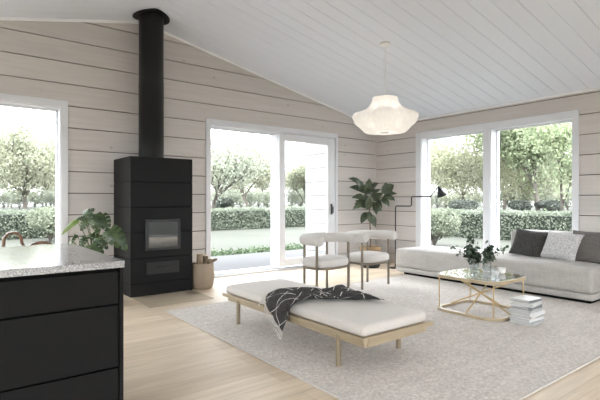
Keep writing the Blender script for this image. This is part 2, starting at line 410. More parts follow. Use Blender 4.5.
log_wall('wall_right', YF-T, D, 2.80, [(4.068, 5.31, .3, 2.365), (2.725, 3.95, .3, 2.365)],
         lambda s, t, d: (XR+d, s, t), False, M['wall_b'], 'whitewashed log side wall behind the sofa', shift=-.022)
log_wall('wall_left', YF-T, D, 2.80, [(-2.4, 1.2, .0, 2.4), (2.2, 5.4, .0, 2.4)],
         lambda s, t, d: (XL-d, s, t), False, M['wall_b'], 'whitewashed log side wall of the kitchen')
log_wall('wall_front', XL-T, XR+T, 3.76, [(-2.0, 1.6, 0, 2.4), (2.6, 6.5, 0, 2.4)],
         lambda s, t, d: (s, YF-d, t), True, M['wall_a'], 'whitewashed log gable wall opposite the stove')
mb = MB().box(XL-T, XR+T, YF-T, D+T, -.12, 0)
struct(mb.build('floor', M['floor']), 'pale oak plank floor', 'floor')
mb = MB()
def slope_pt(x, y, h): return (x, y, roofz(x)+h)
yy = 1.899-.2035*26
while yy < D+T:
    y0, y1 = max(yy+.002, YF-T), min(yy+.2035-.002, D+T)
    if y1 > y0:
        for xa, xb in ((RX, XR+T), (XL-T, RX)):
            V = [slope_pt(xa, y0, 0), slope_pt(xb, y0, 0), slope_pt(xb, y1, 0), slope_pt(xa, y1, 0),
                 slope_pt(xa, y0, .02), slope_pt(xb, y0, .02), slope_pt(xb, y1, .02), slope_pt(xa, y1, .02)]
            mb.add(V, [(0, 3, 2, 1), (4, 5, 6, 7), (0, 1, 5, 4), (1, 2, 6, 5), (2, 3, 7, 6), (3, 0, 4, 7)])
    yy += .2035
for xa, xb in ((RX, XR+T+.1), (XL-T-.1, RX)):
    V = [slope_pt(xa, YF-.3, .02), slope_pt(xb, YF-.3, .02), slope_pt(xb, D+.3, .02), slope_pt(xa, D+.3, .02),
         slope_pt(xa, YF-.3, .25), slope_pt(xb, YF-.3, .25), slope_pt(xb, D+.3, .25), slope_pt(xa, D+.3, .25)]
    mb.add(V, [(0, 3, 2, 1), (4, 5, 6, 7), (0, 1, 5, 4), (1, 2, 6, 5), (2, 3, 7, 6), (3, 0, 4, 7)])
struct(mb.build('ceiling', M['ceil']), 'white boarded ceiling with two slopes', 'ceiling')
# cornice strips
def strip(name, xa, xb, label):
    mb = MB(); h = .036
    V = [(xa, D-.018, roofz(xa)-h), (xb, D-.018, roofz(xb)-h), (xb, D-.018, roofz(xb)), (xa, D-.018, roofz(xa)),
         (xa, D-.001, roofz(xa)-h), (xb, D-.001, roofz(xb)-h), (xb, D-.001, roofz(xb)), (xa, D-.001, roofz(xa))]
    mb.add(V, [(0, 1, 2, 3), (7, 6, 5, 4), (0, 4, 5, 1), (3, 2, 6, 7), (0, 3, 7, 4), (1, 5, 6, 2)])
    struct(mb.build(name, M['trimwhite']), label, 'trim')
strip('trim_1', RX, XR-.02, 'white cornice strip along the right gable slope')
strip('trim_2', XL, RX, 'white cornice strip along the left gable slope')
mb = MB().box(XR-.018, XR-.001, YF, D-.02, roofz(XR)-.026, roofz(XR)+.004)
struct(mb.build('trim_3', M['trimwhite']), 'white cornice strip above the sofa wall', 'trim')

# windows: helper for a framed opening; P maps (s, z, d) with d = depth into the wall
def frame_boxes(mb, s0, s1, z0, z1, w, d0, d1, P, bottom=True):
    rects = [(s0, s0+w, z0, z1), (s1-w, s1, z0, z1), (s0+w, s1-w, z1-w, z1)]
    if bottom: rects.append((s0+w, s1-w, z0, z0+w))
    for (a, b, c, d) in rects: bx(mb, a, b, c, d, d0, d1, P)
def bx(mb, a, b, c, d, d0, d1, P, bev=.003):
    p, q = P(a, c, d0), P(b, d, d1)
    lo = [min(p[i], q[i]) for i in range(3)]; hi = [max(p[i], q[i]) for i in range(3)]
    mb.box(lo[0], hi[0], lo[1], hi[1], lo[2], hi[2], bev, 1, smooth=False)
PA = lambda s, z, d: (s, D+d, z)
PB = lambda s, z, d: (XR+d, s, z)
PL = lambda s, z, d: (XL-d, s, z)
PF = lambda s, z, d: (s, YF-d, z)
def window(name, label, s0, s1, z0, z1, P, cas=(.085, .085, .085), bottomcas=0, fw=.045, mull=(), kind='window'):
    r = sroot(name, label, kind)
    mb = MB()                                   # casing on the room side
    l, rr, t = cas
    if l: bx(mb, s0-l, s0, z0-(bottomcas), z1+t, -.02, 0, P)
    if rr: bx(mb, s1, s1+rr, z0-(bottomcas), z1+t, -.02, 0, P)
    bx(mb, s0, s1, z1, z1+t, -.02, 0, P)
    if bottomcas: bx(mb, s0, s1, z0-bottomcas, z0, -.02, 0, P)
    mb.build('casing', M['white'], r)
    mb = MB()                                   # lining of the reveal
    bx(mb, s0, s0+.012, z0, z1, -.001, T+.02, P, 0); bx(mb, s1-.012, s1, z0, z1, -.001, T+.02, P, 0)
    bx(mb, s0+.012, s1-.012, z1-.012, z1, -.001, T+.02, P, 0); bx(mb, s0+.012, s1-.012, z0, z0+.012, -.001, T+.02, P, 0)
    mb.build('reveal', M['white'], r)
    edges = [s0+.012]+list(mull)+[s1-.012]
    mb = MB(); pn = MB()
    frame_boxes(mb, s0+.012, s1-.012, z0+.012, z1-.012, fw, .16, .22, P)
    for q in mull: bx(mb, q-fw/2, q+fw/2, z0+.05, z1-.05, .16, .22, P)
    mb.build('frame', M['white'], r)
    bx(pn, s0+.05, s1-.05, z0+.05, z1-.05, .186, .192, P, 0)
    pn.build('pane', M['pane'], r)
    return r
window('window_1', 'tall white framed window left of the stove', -1.1, 1.153, 0, 2.385, PA, (.08, .078, .085), 0, .015)
window('window_2', 'left of the two tall windows behind the sofa', 4.068, 5.31, .3, 2.365, PB, (.118, .112, .095), .09, .015)
window('window_3', 'right of the two tall windows behind the sofa', 2.725, 3.95, .3, 2.365, PB, (.08, 0, .095), .09, .015)
window('window_4', 'unseen kitchen window added for daylight from the left', -2.4, 1.2, 0, 2.4, PL, mull=(-.6,))  # unseen window, added to let fill daylight into the room
window('window_5', 'second unseen kitchen window added for daylight from the left', 2.2, 5.4, 0, 2.4, PL, mull=(3.8,))  # another unseen opening, added for more side daylight
window('window_6', 'unseen window opposite the stove added for fill daylight', -2.0, 1.6, 0, 2.4, PF, mull=(-.2,))  # unseen, added so daylight also enters from behind the camera
window('window_7', 'wide glazed window opposite the patio door', 2.6, 6.5, 0, 2.4, PF, mull=(4.5,))
# patio door: deep fixed light + sliding leaf on the room side
r = sroot('door_1', 'white sliding patio door with one fixed glass light', 'door')
mb = MB(); bx(mb, 3.228-.075, 3.228, 0, 2.385+.08, -.02, 0, PA); bx(mb, 5.83, 5.885, 0, 2.385+.08, -.02, 0, PA); bx(mb, 3.228, 5.83, 2.385, 2.465, -.02, 0, PA)
mb.build('casing', M['white'], r)
mb = MB(); bx(mb, 3.228, 3.243, 0, 2.385, -.001, T+.02, PA, 0); bx(mb, 3.243, 5.815, 2.37, 2.385, -.001, T+.02, PA, 0); bx(mb, 5.815, 5.83, 0, 2.385, -.001, T+.02, PA, 0)
mb.build('reveal', M['white'], r)
mb = MB(); frame_boxes(mb, 3.243, 4.60, .03, 2.37, .018, .20, .255, PA); bx(mb, 4.53, 4.60, .03, 2.37, .045, .255, PA)
mb.build('frame', M['white'], r)
mb = MB(); bx(mb, 3.25, 4.55, .04, 2.36, .225, .233, PA, 0); mb.build('pane', M['pane'], r)
sash = MB(); sw = .125
bx(sash, 4.53, 4.53+sw, .06, 2.36, -.012, .04, PA); bx(sash, 5.64, 5.80, .06, 2.36, -.012, .04, PA)
bx(sash, 4.53+sw, 5.64, 2.24, 2.36, -.012, .04, PA); bx(sash, 4.53+sw, 5.64, .06, .19, -.012, .04, PA)
sash = sash.build('sliding_sash', M['white'], r)
mb = MB(); bx(mb, 4.53+sw-.01, 5.65, .18, 2.25, .01, .018, PA, 0); mb.build('pane', M['pane'], sash)
mb = MB(); mb.box(5.70, 5.74, D-.03, D-.012, .94, 1.14, .006, 2); mb.tube([(5.72, D-.03, 1.09), (5.72, D-.065, 1.09), (5.72, D-.065, .97)], .009, 8)
mb.build('handle', M['iron'], sash)
mb = MB(); bx(mb, 3.243, 5.815, 0, .03, -.03, T+.06, PA); sl = mb.build('sill', M['white'], r)
mb = MB(); bx(mb, 3.243, 5.815, .0305, .045, .0, .028, PA); mb.build('track', M['alu'], sl)
mb = MB(); bx(mb, 3.243, 4.53, .0305, .045, .1, .13, PA); mb.build('track', M['alu'], sl)
# veranda return wall and deck outside
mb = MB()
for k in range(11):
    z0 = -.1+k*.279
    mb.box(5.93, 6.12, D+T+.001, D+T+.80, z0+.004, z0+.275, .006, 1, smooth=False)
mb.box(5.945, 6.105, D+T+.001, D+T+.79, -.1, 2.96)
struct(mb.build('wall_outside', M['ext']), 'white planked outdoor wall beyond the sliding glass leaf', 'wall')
mb = MB(); y = D+T
while y < 9.3:
    mb.box(-3.5, 9.0, y+.003, y+.137, -.085, -.055, .003, 1, smooth=False); y += .14
mb.box(-3.5, 9.0, D+T, 9.3, -.15, -.087)
struct(mb.build('deck', M['deck']), 'pale grey board deck outside the patio door', 'deck')

# ------------------------------------------------------------------ kitchen island
r = root('kitchen_island', 'black kitchen island with grey speckled stone top in the near left corner', 'kitchen island', (-.5, 2.95, 0))
mb = MB().box(-1.70, .707, 2.345, 3.53, .866, .9, .003, 2); mb.build('countertop', M['terrazzo'], r, True)
mb = MB().box(-1.68, .685, 2.385, 3.49, .07, .866); mb.build('carcass', M['blackgap'], r, True)
mb = MB().box(.687, .7065, 2.362, 3.505, 0, .862, .002, 1); mb.build('side_panel', M['black'], r, True)
mb = MB().box(-1.68, .685, 2.43, 3.45, 0, .07); mb.build('plinth', M['black'], r, True)
for x0, x1 in ((-.235, .682), (-1.155, -.241)):
    for z0, z1 in ((.687, .848), (.373, .679), (.075, .365)):
        mb = MB().box(x0, x1, 2.362, 2.384, z0, z1, .002, 1); mb.build('drawer', M['black'], r, True)

# ------------------------------------------------------------------ stove with flue
FX0, FX1, FY0, FY1 = 1.795, 2.612, 5.73, 6.44
r = root('wood_stove', 'tall black panelled wood stove with round flue pipe reaching the ceiling', 'wood stove', (2.21, 6.08, 0))
zz = [0, .162, .477, .799, 1.117, 1.436, 1.757]
mb = MB().box(FX0+.006, FX1-.006, FY0+.006, FY1, 0, 1.75); body = mb.build('body', M['blackgap'], r, True)
for a, b in zip(zz, zz[1:]):
    mb = MB()
    g = .0045
    if b > .6 and a < .9:      # courses around the firebox door are still whole slabs
        mb.box(FX0, FX1, FY0, FY1-.001, a+g, b-g, .003, 1, smooth=False)
    else: mb.box(FX0, FX1, FY0, FY1-.001, a+g, b-g, .003, 1, smooth=False)
    mb.build('slab', M['stove'], r, True)
mb = MB()
x0, x1, z0, z1 = 1.975, 2.432, .572, .962; w = .036; yq = FY0-.028
for q in ((x0, x0+w, z0, z1), (x1-w, x1, z0, z1), (x0+w, x1-w, z1-w, z1), (x0+w, x1-w, z0, z0+w-.004)):
    mb.box(q[0], q[1], yq, FY0+.002, q[2], q[3], .004, 1, smooth=False)
fd = mb.build('firebox_door', M['iron'], r, True)
mb = MB().box(x0+w-.002, x1-w+.002, yq+.008, yq+.016, z0+w-.006, z1-w+.002); mb.build('glass', M['stoveglass'], fd, True)
mb = MB().box(1.992, 2.420, FY0-.012, FY0+.002, .266, .420, .004, 1, smooth=False); dr = mb.build('ash_drawer', plain('drawer front steel', (.02, .02, .0205), .4, .1, 40, 0, 0, .3), r, True)
mb = MB().box(2.115, 2.30, FY0-.042, FY0-.028, .352, .372, .004, 2)
mb.box(2.13, 2.145, FY0-.03, FY0-.01, .356, .368); mb.box(2.27, 2.285, FY0-.03, FY0-.01, .356, .368); mb.build('handle', M['flue'], dr, True)
FC = (2.195, 6.12)
mb = MB(); n = 40
top = [(FC[0]+.163*math.cos(2*math.pi*j/n), FC[1]+.163*math.sin(2*math.pi*j/n)) for j in range(n)]
V = [(x, y, 1.756) for x, y in top]+[(x, y, 2.78) for x, y in top]+[(FC[0]+(x-FC[0])*.985, FC[1]+(y-FC[1])*.985, 2.781) for x, y in top]+[(FC[0]+(x-FC[0])*.985, FC[1]+(y-FC[1])*.985, roofz(x)-.004) for x, y in top]
F = [(i*n+j, i*n+(j+1) % n, (i+1)*n+(j+1) % n, (i+1)*n+j) for i in range(3) for j in range(n)]
mb.add(V, F, True); fl = mb.build('flue_pipe', M['flue'], r, True)
mb = MB(); rings = []
for (rr, dz) in ((.15, -.02), (.235, -.02), (.24, -.016), (.24, -.003), (.15, -.003)):
    rings += [(FC[0]+rr*math.cos(2*math.pi*j/n), FC[1]+rr*math.sin(2*math.pi*j/n), roofz(FC[0]+rr*math.cos(2*math.pi*j/n))+dz) for j in range(n)]
mb.add(rings, [(i*n+j, i*n+(j+1) % n, (i+1)*n+(j+1) % n, (i+1)*n+j) for i in range(4) for j in range(n)])
mb.build('ceiling_collar', M['flue'], fl, True)
mb = MB().box(1.80, 2.60, 5.08, 5.725, .0005, .007, .003, 1, smooth=False)
tag(mb.build('hearth_plate', M['hearth'], loc=(2.2, 5.4, 0)), 'thin hearth plate on the floor in front of the black stove', 'hearth plate')

# log basket and logs
bc = Vector((2.79, 5.80, 0))
r = root('log_basket', 'round woven seagrass basket of firewood beside the black stove', 'basket', bc)
prof = [(.0, .004), (.125, .004), (.145, .03), (.163, .12), (.166, .2), (.157, .28), (.148, .325), (.15, .335), (.143, .338), (.138, .325), (.148, .2), (.13, .03), (0, .02)]
MB().lathe(prof, 40).build('body', M['basket'], r)
mb = MB().tube([(.148*math.cos(a), .148*math.sin(a), .335) for a in [2*math.pi*i/32 for i in range(32)]], .009, 8, closed=True); mb.build('rim', M['basket'], r)
logs = [((-.05, -.03, .03), (-.055, -.03, .475), .042, 'thick upright birch log at the left in the firewood basket'),
        ((.03, .03, .03), (.055, .01, .44), .038, 'upright log in the middle of the firewood basket'),
        ((.05, -.06, .03), (.085, -.075, .40), .034, 'pale split log at the right in the firewood basket'),
        ((-.02, .08, .03), (.0, .085, .43), .036, 'log at the back of the firewood basket'),
        ((-.06, .0, .30), (.19, -.05, .385), .020, 'thin stick poking out over the basket rim')]
for a, b_, rad, lab in logs:
    a, b_ = Vector(a), Vector(b_); o = root('firewood_log', lab, 'log', bc+a, 0, 'firewood in the basket')
    mb = MB(); k = 5
    mb.tube([a.lerp(b_, i/k)-a for i in range(k+1)], [rad*(1+.06*math.sin(i*2.1)) for i in range(k+1)], 9, cap=False); mb.build('bark', M['log'], o)
    d = (b_-a).normalized(); mb = MB()
    mb.tube([b_-a-d*.002, b_-a+d*.003], [rad*1.0, rad*.93], 9); mb.build('cut_end', M['logend'], o)

# ------------------------------------------------------------------ rug
mb = MB()
RX0, RX1, RY0, RY1 = 1.875, 6.55, 1.36, 4.775
mb.box(RX0, RX1, RY0, RY1, .0005, .013, .005, 2)
rg = tag(mb.build('rug', M['rug'], loc=(4, 3, 0)), 'large pale woven wool rug under the daybed and coffee table', 'rug')
mb = MB(); e = .014
for q in ((RX0-.004, RX0+e, RY0, RY1), (RX1-e, RX1+.004, RY0, RY1), (RX0-.004, RX1+.004, RY0-.004, RY0+e), (RX0-.004, RX1+.004, RY1-e, RY1+.004)):
    mb.box(q[0], q[1], q[2], q[3], .0004, .015, .004, 1)
mb.build('edge_binding', M['rugedge'], rg, True)
RUGZ = .013

# ------------------------------------------------------------------ daybed
r = root('daybed', 'low oak daybed with thin cream mattress at the centre of the rug', 'daybed', (2.56, 3.11, 0))
bx0, bx1, by0, by1 = 2.205, 2.915, 2.157, 4.07
mb = MB().box(bx0+.022, bx0+.05, by0+.012, by1-.012, .206, .239, .002, 1, smooth=False); mb.box(bx1-.05, bx1-.022, by0+.012, by1-.012, .206, .239, .002, 1, smooth=False)
mb.box(bx0+.05, bx1-.05, by0+.03, by1-.03, .216, .239, 0); mb.build('frame', M['oak'], r, True)
mb = MB().box(bx0+.05, bx1-.05, by0+.006, by0+.03, .206, .239, .002, 1, smooth=False); mb.build('end_rail', M['oakx'], r, True)
mb = MB().box(bx0+.05, bx1-.05, by1-.03, by1-.006, .206, .239, .002, 1, smooth=False); mb.build('end_rail', M['oakx'], r, True)
mb = MB().box(bx0, bx0+.045, by0, by1+.06, .240, .274, .003, 1, smooth=False); mb.build('side_rail', M['oak'], r, True)
mb = MB().box(bx1-.045, bx1, by0-.0, by1, .240, .274, .003, 1, smooth=False); mb.build('side_rail', M['oak'], r, True)
mb = MB().box(bx0+.047, bx1+.055, by0-.001, by0+.042, .2405, .2735, .003, 1, smooth=False); mb.build('cross_rail', M['oakx'], r, True)
mb = MB().box(bx0+.047, bx1-.047, by1-.043, by1, .2405, .2735, .003, 1, smooth=False); mb.build('cross_rail', M['oakx'], r, True)
for lx in (bx0+.024, bx1-.03):
    for ly in (2.43, 3.85):
        mb = MB().tube([(lx, ly, RUGZ), (lx, ly, .2395)], .0195, 16); mb.build('leg', M['daybedleg'], r, True)
RT = .274
MX0, MX1, MY0, MY1 = bx0+.006, bx1-.006, by0+.008, by1+.012
MZ0, MZ1 = .2745, .366
def mattress_top(x, y):
    u = (x-MX0)/(MX1-MX0)*2-1; v = (y-MY0)/(MY1-MY0)*2-1
    e = max(0, 1-abs(u)**4)*max(0, 1-abs(v)**10)
    return MZ1-.022+.028*e**.6+.003*mnoise.noise((x*5, y*5, 0))
def mat_fn(u, v):
    # outer ring wraps down to the slats
    def ax(t, a, b):
        if t < .07: return a+ (0.0), t/.07
        if t > .93: return b, (1-t)/.07
        return a+(b-a)*(t-.07)/.86, 1
    x, wx = ax(u, MX0, MX1); y, wy = ax(v, MY0, MY1)
    w = min(wx, wy)
    inset = .018*(1-math.sin(math.pi*min(1, w)*.5+.0)) if w < 1 else 0
    top = mattress_top(x, y)
    z = MZ0+.001+(top-MZ0)*w
    bul = .010*math.sin(math.pi*w) if w < 1 else 0
    cx, cy = (MX0+MX1)/2, (MY0+MY1)/2
    return (x+(bul-.004)*(1 if x > cx else -1)*(1 if wx < 1 else 0), y+(bul-.004)*(1 if y > cy else -1)*(1 if wy < 1 else 0), z)
def rounded_slab(x0, x1, y0, y1, z0, z1, rad, seg, crown=0, amp=.0, seed=0, n=(10, 10, 2)):
    """soft box: dense box with rounded edges, crowned top and faint unevenness"""
    bm = bmesh.new(); bmesh.ops.create_cube(bm, size=1)
    for v in bm.verts: v.co = Vector(((x0+x1)/2+v.co.x*(x1-x0), (y0+y1)/2+v.co.y*(y1-y0), (z0+z1)/2+v.co.z*(z1-z0)))
    bmesh.ops.bevel(bm, geom=list(bm.edges), offset=rad, segments=seg, profile=.5, affect='EDGES')
    for axis, cnt, lo, hi in ((0, n[0], x0, x1), (1, n[1], y0, y1)):
        for i in range(1, cnt):
            p = lo+rad+(hi-lo-2*rad)*i/cnt
            co = [0, 0, 0]; co[axis] = p; no = [0, 0, 0]; no[axis] = 1
            bmesh.ops.bisect_plane(bm, geom=list(bm.verts)+list(bm.edges)+list(bm.faces), plane_co=co, plane_no=no)
    for v in bm.verts:
        u = (v.co.x-x0)/(x1-x0)*2-1; w = (v.co.y-y0)/(y1-y0)*2-1; t = (v.co.z-z0)/(z1-z0)
        if crown: v.co.z += crown*max(0, 1-abs(u)**3)*max(0, 1-abs(w)**6)*max(0, t)
        if amp: v.co += Vector((mnoise.noise(v.co*4+Vector((seed, 0, 0))), mnoise.noise(v.co*4+Vector((0, seed+5, 0))), mnoise.noise(v.co*3+Vector((0, 0, seed+9)))))*amp*(1 if t > .1 else 0)
    bm.verts.ensure_lookup_table()
    mb = MB(); mb.add([v.co for v in bm.verts], [[v.index for v in f.verts] for f in bm.faces], True); bm.free(); return mb
mt = rounded_slab(MX0, MX1, MY0, MY1, MZ0, MZ1-.012, .034, 5, .022, .003, 3, (8, 18)).build('mattress', M['matt'], r, True)

# throw blanket: a bunched quad laid over the mattress, its left end hanging down the side
A_, B_, C_, D_ = Vector((2.27, 3.36)), Vector((2.00, 3.03)), Vector((2.83, 2.56)), Vector((2.90, 2.95))
EDGE = MX0-.006
def thr(u, v):
    p0 = A_.lerp(B_, v); p1 = D_.lerp(C_, v)
    mid = (p0.lerp(p1, .5))+Vector((.02, .02))*math.sin(v*6)
    p = p0.lerp(p1, u)
    p.y += (.035*math.sin(u*3.1+1.2)-.10*math.exp(-((u-.42)/.16)**2)*(1-v))*(1-v*.4)+.02*math.sin(u*9+v*3)
    fold = abs(math.sin(v*math.pi*3.1+u*2.2+.6*math.sin(u*5)))**1.2*.046+abs(math.sin(v*math.pi*4.3-u*3.7+1))*.020
    bunch = math.exp(-((u-.33)/.16)**2)*math.exp(-((v-.22)/.30)**2)*.012
    fold *= (.55+.45*math.sin(u*7+2)**2)*min(1, u*5+.25)*(1 if u < .85 else max(.25, (1-u)/.15))
    h = fold+bunch+.006+.008*mnoise.noise((u*9, v*7, 1))
    rr = .03
    if p.x >= EDGE+rr:
        zt = MZ1-.018+.026*min(1, (p.x-EDGE)/.12); return Vector((p.x, p.y, zt+max(.003, h)))
    d = (EDGE+rr)-p.x; arc = rr*math.pi/2; zt = MZ1-.018
    hh = max(.003, h)
    if d < arc:
        a = d/rr; c = Vector((EDGE+rr, p.y, zt-rr)); k = rr+hh
        return c+Vector((-math.sin(a)*k, 0, math.cos(a)*k))
    # below the mattress edge: clear the oak rail
    return Vector((EDGE-.014-hh*.8, p.y, zt-rr-(d-arc)))
NU, NV = 90, 44
mb = MB().grid(thr, NU, NV)
tb = mb.build('throw_blanket', M['throw'], loc=(2.5, 3.0, .38))
tag(tb, 'charcoal throw blanket with thin white checks draped across the daybed', 'blanket')
uvl = tb.data.uv_layers.new(name='UVMap')
for poly in tb.data.polygons:
    for li in poly.loop_indices:
        vi = tb.data.loops[li].vertex_index; i, j = divmod(vi, NV+1)
        a_, b2_ = i/NU*5.6, j/NV*3.6; uvl.data[li].uv = (a_*.86+b2_*.5+.35, b2_*.86-a_*.5+9.3)
sm = tb.modifiers.new('solid', 'SOLIDIFY'); sm.thickness = .004; sm.offset = 1
mb = MB()
for i in range(30):
    v = i/29; p = thr(0, v); q = thr(.02, v); d = (p-q); d = d.normalized() if d.length > 1e-6 else Vector((-1, 0, 0))
    L = .055+.015*rnd.random(); pts = [p+Vector((0, 0, .001))]
    for k in range(1, 5):
        t = k/4
        if p.z > .33: c = p+Vector((-.05*t*L/.06+rnd.uniform(-.004, .004), .03*t+rnd.uniform(-.006, .006), -.055*t*t))
        else: c = p+Vector((-.008*t, .02*t+rnd.uniform(-.006, .006), -L*t*1.1))
        pts.append(c)
    if p.z > .33:
        pts = [(min(c.x, c.x) , c.y, max(c.z, .262 if c.x > 2.19 else .2)) for c in pts]
    mb.tube(pts, .003, 4)
mb.build('fringe', M['fringe'], tb, True)

# ------------------------------------------------------------------ tub armchairs
def make_chair(label, loc, rz):
    r = root('armchair', label, 'armchair', loc, rz, 'cream armchairs by the patio door')
    r.scale = (1.06, 1.0, 1.0)
    # padded rail: horseshoe tube
    pts = []
    for i in range(41):
        a = -math.pi*.0+math.pi*i/40
        pts.append((.308*math.cos(a), -.03+.225*math.sin(a), .692))
    pts = [(.318, -.235, .692), (.316, -.16, .692), (.313, -.09, .692)]+pts+[(-.313, -.09, .692), (-.316, -.16, .692), (-.318, -.235, .692)]
    mb = MB(); rad = .065
    ext0 = [(.318, -.235-.012, .692)]; ext1 = [(-.318, -.235-.012, .692)]
    P = ext0+pts+ext1; rr = [rad*.80]+[rad]*len(pts)+[rad*.80]
    mb.tube(P, rr, 20); mb.build('padded_backrest', M['boucle'], r)
    # seat: superellipse cushion
    def se(a, k):
        c, s_ = math.cos(a), math.sin(a); e = 2/3.0
        return (.284*k*math.copysign(abs(c)**e, c), -.02+.238*k*math.copysign(abs(s_)**e, s_))
    mb = MB(); n = 48; prof = [(.0, .348), (.9, .348), (.97, .355), (1.0, .38), (1.0, .41), (.975, .437), (.9, .452), (.7, .461), (.4, .465), (.0, .466)]
    V = []; F = []
    for k, z in prof:
        for j in range(n):
            x, y = se(2*math.pi*j/n, k); V.append((x, y, z))
    for i in range(len(prof)-1):
        for j in range(n): F.append((i*n+j, i*n+(j+1) % n, (i+1)*n+(j+1) % n, (i+1)*n+j))
    mb.add(V, F, True); mb.build('seat', M['boucle'], r)
    mb = MB(); V = []; F = []
    for k, z in ((.5, .322), (.965, .322), (.975, .326), (.975, .349), (.5, .349)):
        for j in range(n):
            x, y = se(2*math.pi*j/n, k); V.append((x, y, z))
    for i in range(4):
        for j in range(n): F.append((i*n+j, i*n+(j+1) % n, (i+1)*n+(j+1) % n, (i+1)*n+j))
    mb.add(V, F, False); mb.build('seat_frame', M['oakleg'], r)
    for x, y in ((.288, -.155), (-.288, -.155), (.205, .148), (-.205, .148)):
        mb = MB().tube([(x, y, 0), (x, y, .66)], .0165, 14); mb.build('leg', M['oakleg'], r)
    return r
c1 = make_chair('cream padded armchair nearer the patio door, left of the pair', (3.905, 4.53, RUGZ), R(7))
c2 = make_chair('cream padded armchair nearer the floor lamp, right of the pair', (4.675, 4.51, RUGZ), R(7))

# ------------------------------------------------------------------ potted fig
FP = Vector((6.05, 5.75, 0))
def leaf_mesh(base, tip, width, sag=.12, obov=.62, nu=9, up=None, fold=.18):
    base, tip = Vector(base), Vector(tip); d = tip-base; L = d.length; d.normalize()
    upv = Vector(up) if up is not None else Vector((0, 0, 1))
    side = d.cross(upv); side = side.normalized() if side.length > .05 else d.orthogonal().normalized()
    nor = side.cross(d)
    mb = MB()
    def fn(u, v):
        w = math.sin(math.pi*min(1, u**(obov))**1.0)**.75 if 0 < u < 1 else 0
        w = width*.5*max(.02, w)
        q = v*2-1
        p = base+d*(u*L)+nor*(math.sin(u*math.pi)*sag*L*.5-sag*L*u*u)+side*(q*w)+nor*(abs(q)*w*fold+.04*w*math.sin(u*19)*abs(q))
        return p
    mb.grid(fn, nu, 4); return mb
r = root('potted_fig', 'tall fiddle leaf fig in a wicker banded black pot behind the armchairs', 'potted plant', FP)
MB().lathe([(0, .002), (.155, .002), (.175, .03), (.178, .28), (.16, .28), (.15, .26), (0, .26)], 36).build('pot', M['potblack'], r)
MB().lathe([(.179, .27), (.186, .275), (.192, .36), (.188, .375), (.172, .375), (.165, .36), (.165, .275), (.179, .27)], 36).build('wicker_band', M['wicker'], r)
MB().lathe([(.0, .335), (.166, .33)], 24).build('soil', M['soil'], r)
F_SCALE = .01795/6.667
cr, su = math.cos(TILT), math.sin(TILT)
def figp(px, py, dep=0):     # leaf chart: right/up offsets on the plant, dep = distance towards the room
    rgt = (px/6.667+340-371.5)*.01795; z = 1.2-(py/6.667+170-200.66)*.01795
    return Vector((rgt*cr-dep*su, -rgt*su-dep*cr, z))
stems = MB()
trunk = [(0, 0, .33), (.004, 0, .6), (-.003, .005, .9), figp(205, 250), figp(195, 185)]
stems.tube(trunk, [.014, .012, .011, .009, .006], 8)
stems.tube([trunk[3], figp(255, 205, .05), figp(305, 165, .06)], [.008, .007, .005], 6)
stems.build('stem', M['twig'], r)
LV = [(150, 95, 70, 45), (170, 145, 75, 105), (165, 155, 140, 72), (185, 150, 197, 62), (200, 135, 258, 82), (180, 195, 88, 172), (190, 225, 98, 240), (200, 250, 112, 200),
      (188, 262, 197, 172), (212, 185, 272, 118), (228, 205, 290, 148), (302, 160, 315, 82), (308, 160, 362, 96), (308, 166, 388, 152), (308, 170, 362, 202), (290, 180, 330, 244),
      (250, 195, 282, 258), (225, 210, 232, 262), (238, 252, 278, 284), (196, 278, 202, 345), (192, 283, 142, 352), (212, 298, 252, 382), (170, 200, 120, 235), (215, 165, 235, 105), (160, 120, 105, 70)]
LV += [(a+rnd.uniform(-22, 22), b_+rnd.uniform(-18, 18), c+rnd.uniform(-30, 30), d+rnd.uniform(-22, 22)) for a, b_, c, d in LV[:19]]
for i, (a, b_, c, d) in enumerate(LV):
    dep = rnd.uniform(-.12, .14); dep2 = dep+rnd.uniform(.0, .10)
    p, q = figp(a, b_, dep*.5), figp(c, d, dep2)
    L = (q-p).length
    leaf_mesh(p, q, L*.50+.015, rnd.uniform(.02, .2), .72, 9, (-.6*su+rnd.uniform(-.3, .3), -.75*cr+rnd.uniform(-.3, .3), .75)).build('leaf', M['fig'], r)

# floor lamp
LP = Vector((6.334, 5.404, 0))
r = root('floor_lamp', 'thin black floor lamp with stepped arm and small cone shade by the right wall', 'floor lamp', LP)
MB().lathe([(0, .0005), (.115, .0005), (.115, .012), (.11, .016), (0, .016)], 36).build('base', M['lampblack'], r)
z1, z2 = 1.105, 1.269; yA, yB = 5.05-LP.y, 4.66-LP.y; b_ = .03
MB().tube([(0, 0, .015), (0, 0, z1-b_), (0, -.009, z1-.009), (0, -b_, z1), (0, yA+b_, z1), (0, yA+.009, z1+.009), (0, yA, z1+b_), (0, yA, z2-b_), (0, yA-.009, z2-.009), (0, yA-b_, z2), (0, yB, z2)], .0105, 10).build('pole', M['lampblack'], r)
MB().tube([(0, yB+.012, z2), (0, yB-.012, z2)], .018, 12).build('hinge', M['lampblack'], r)
MB().tube([(0, yB, z2), (0, yB-.135, z2+.135), (0, yB-.16, z2+.152)], .007, 8).build('shade_arm', M['lampblack'], r)
mb = MB().lathe([(.012, 0), (.02, -.005), (.026, -.03), (.034, -.06), (.05, -.10), (.078, -.165), (.076, -.165), (.047, -.10), (.03, -.055), (.01, -.02)], 28)
ax = Matrix.Translation((0, yB-.158, z2+.16)) @ Matrix.Rotation(R(-22), 4, 'X')
mb.v = [tuple(ax @ Vector(p)) for p in mb.v]; mb.build('lamp_shade', M['lampblack'], r)

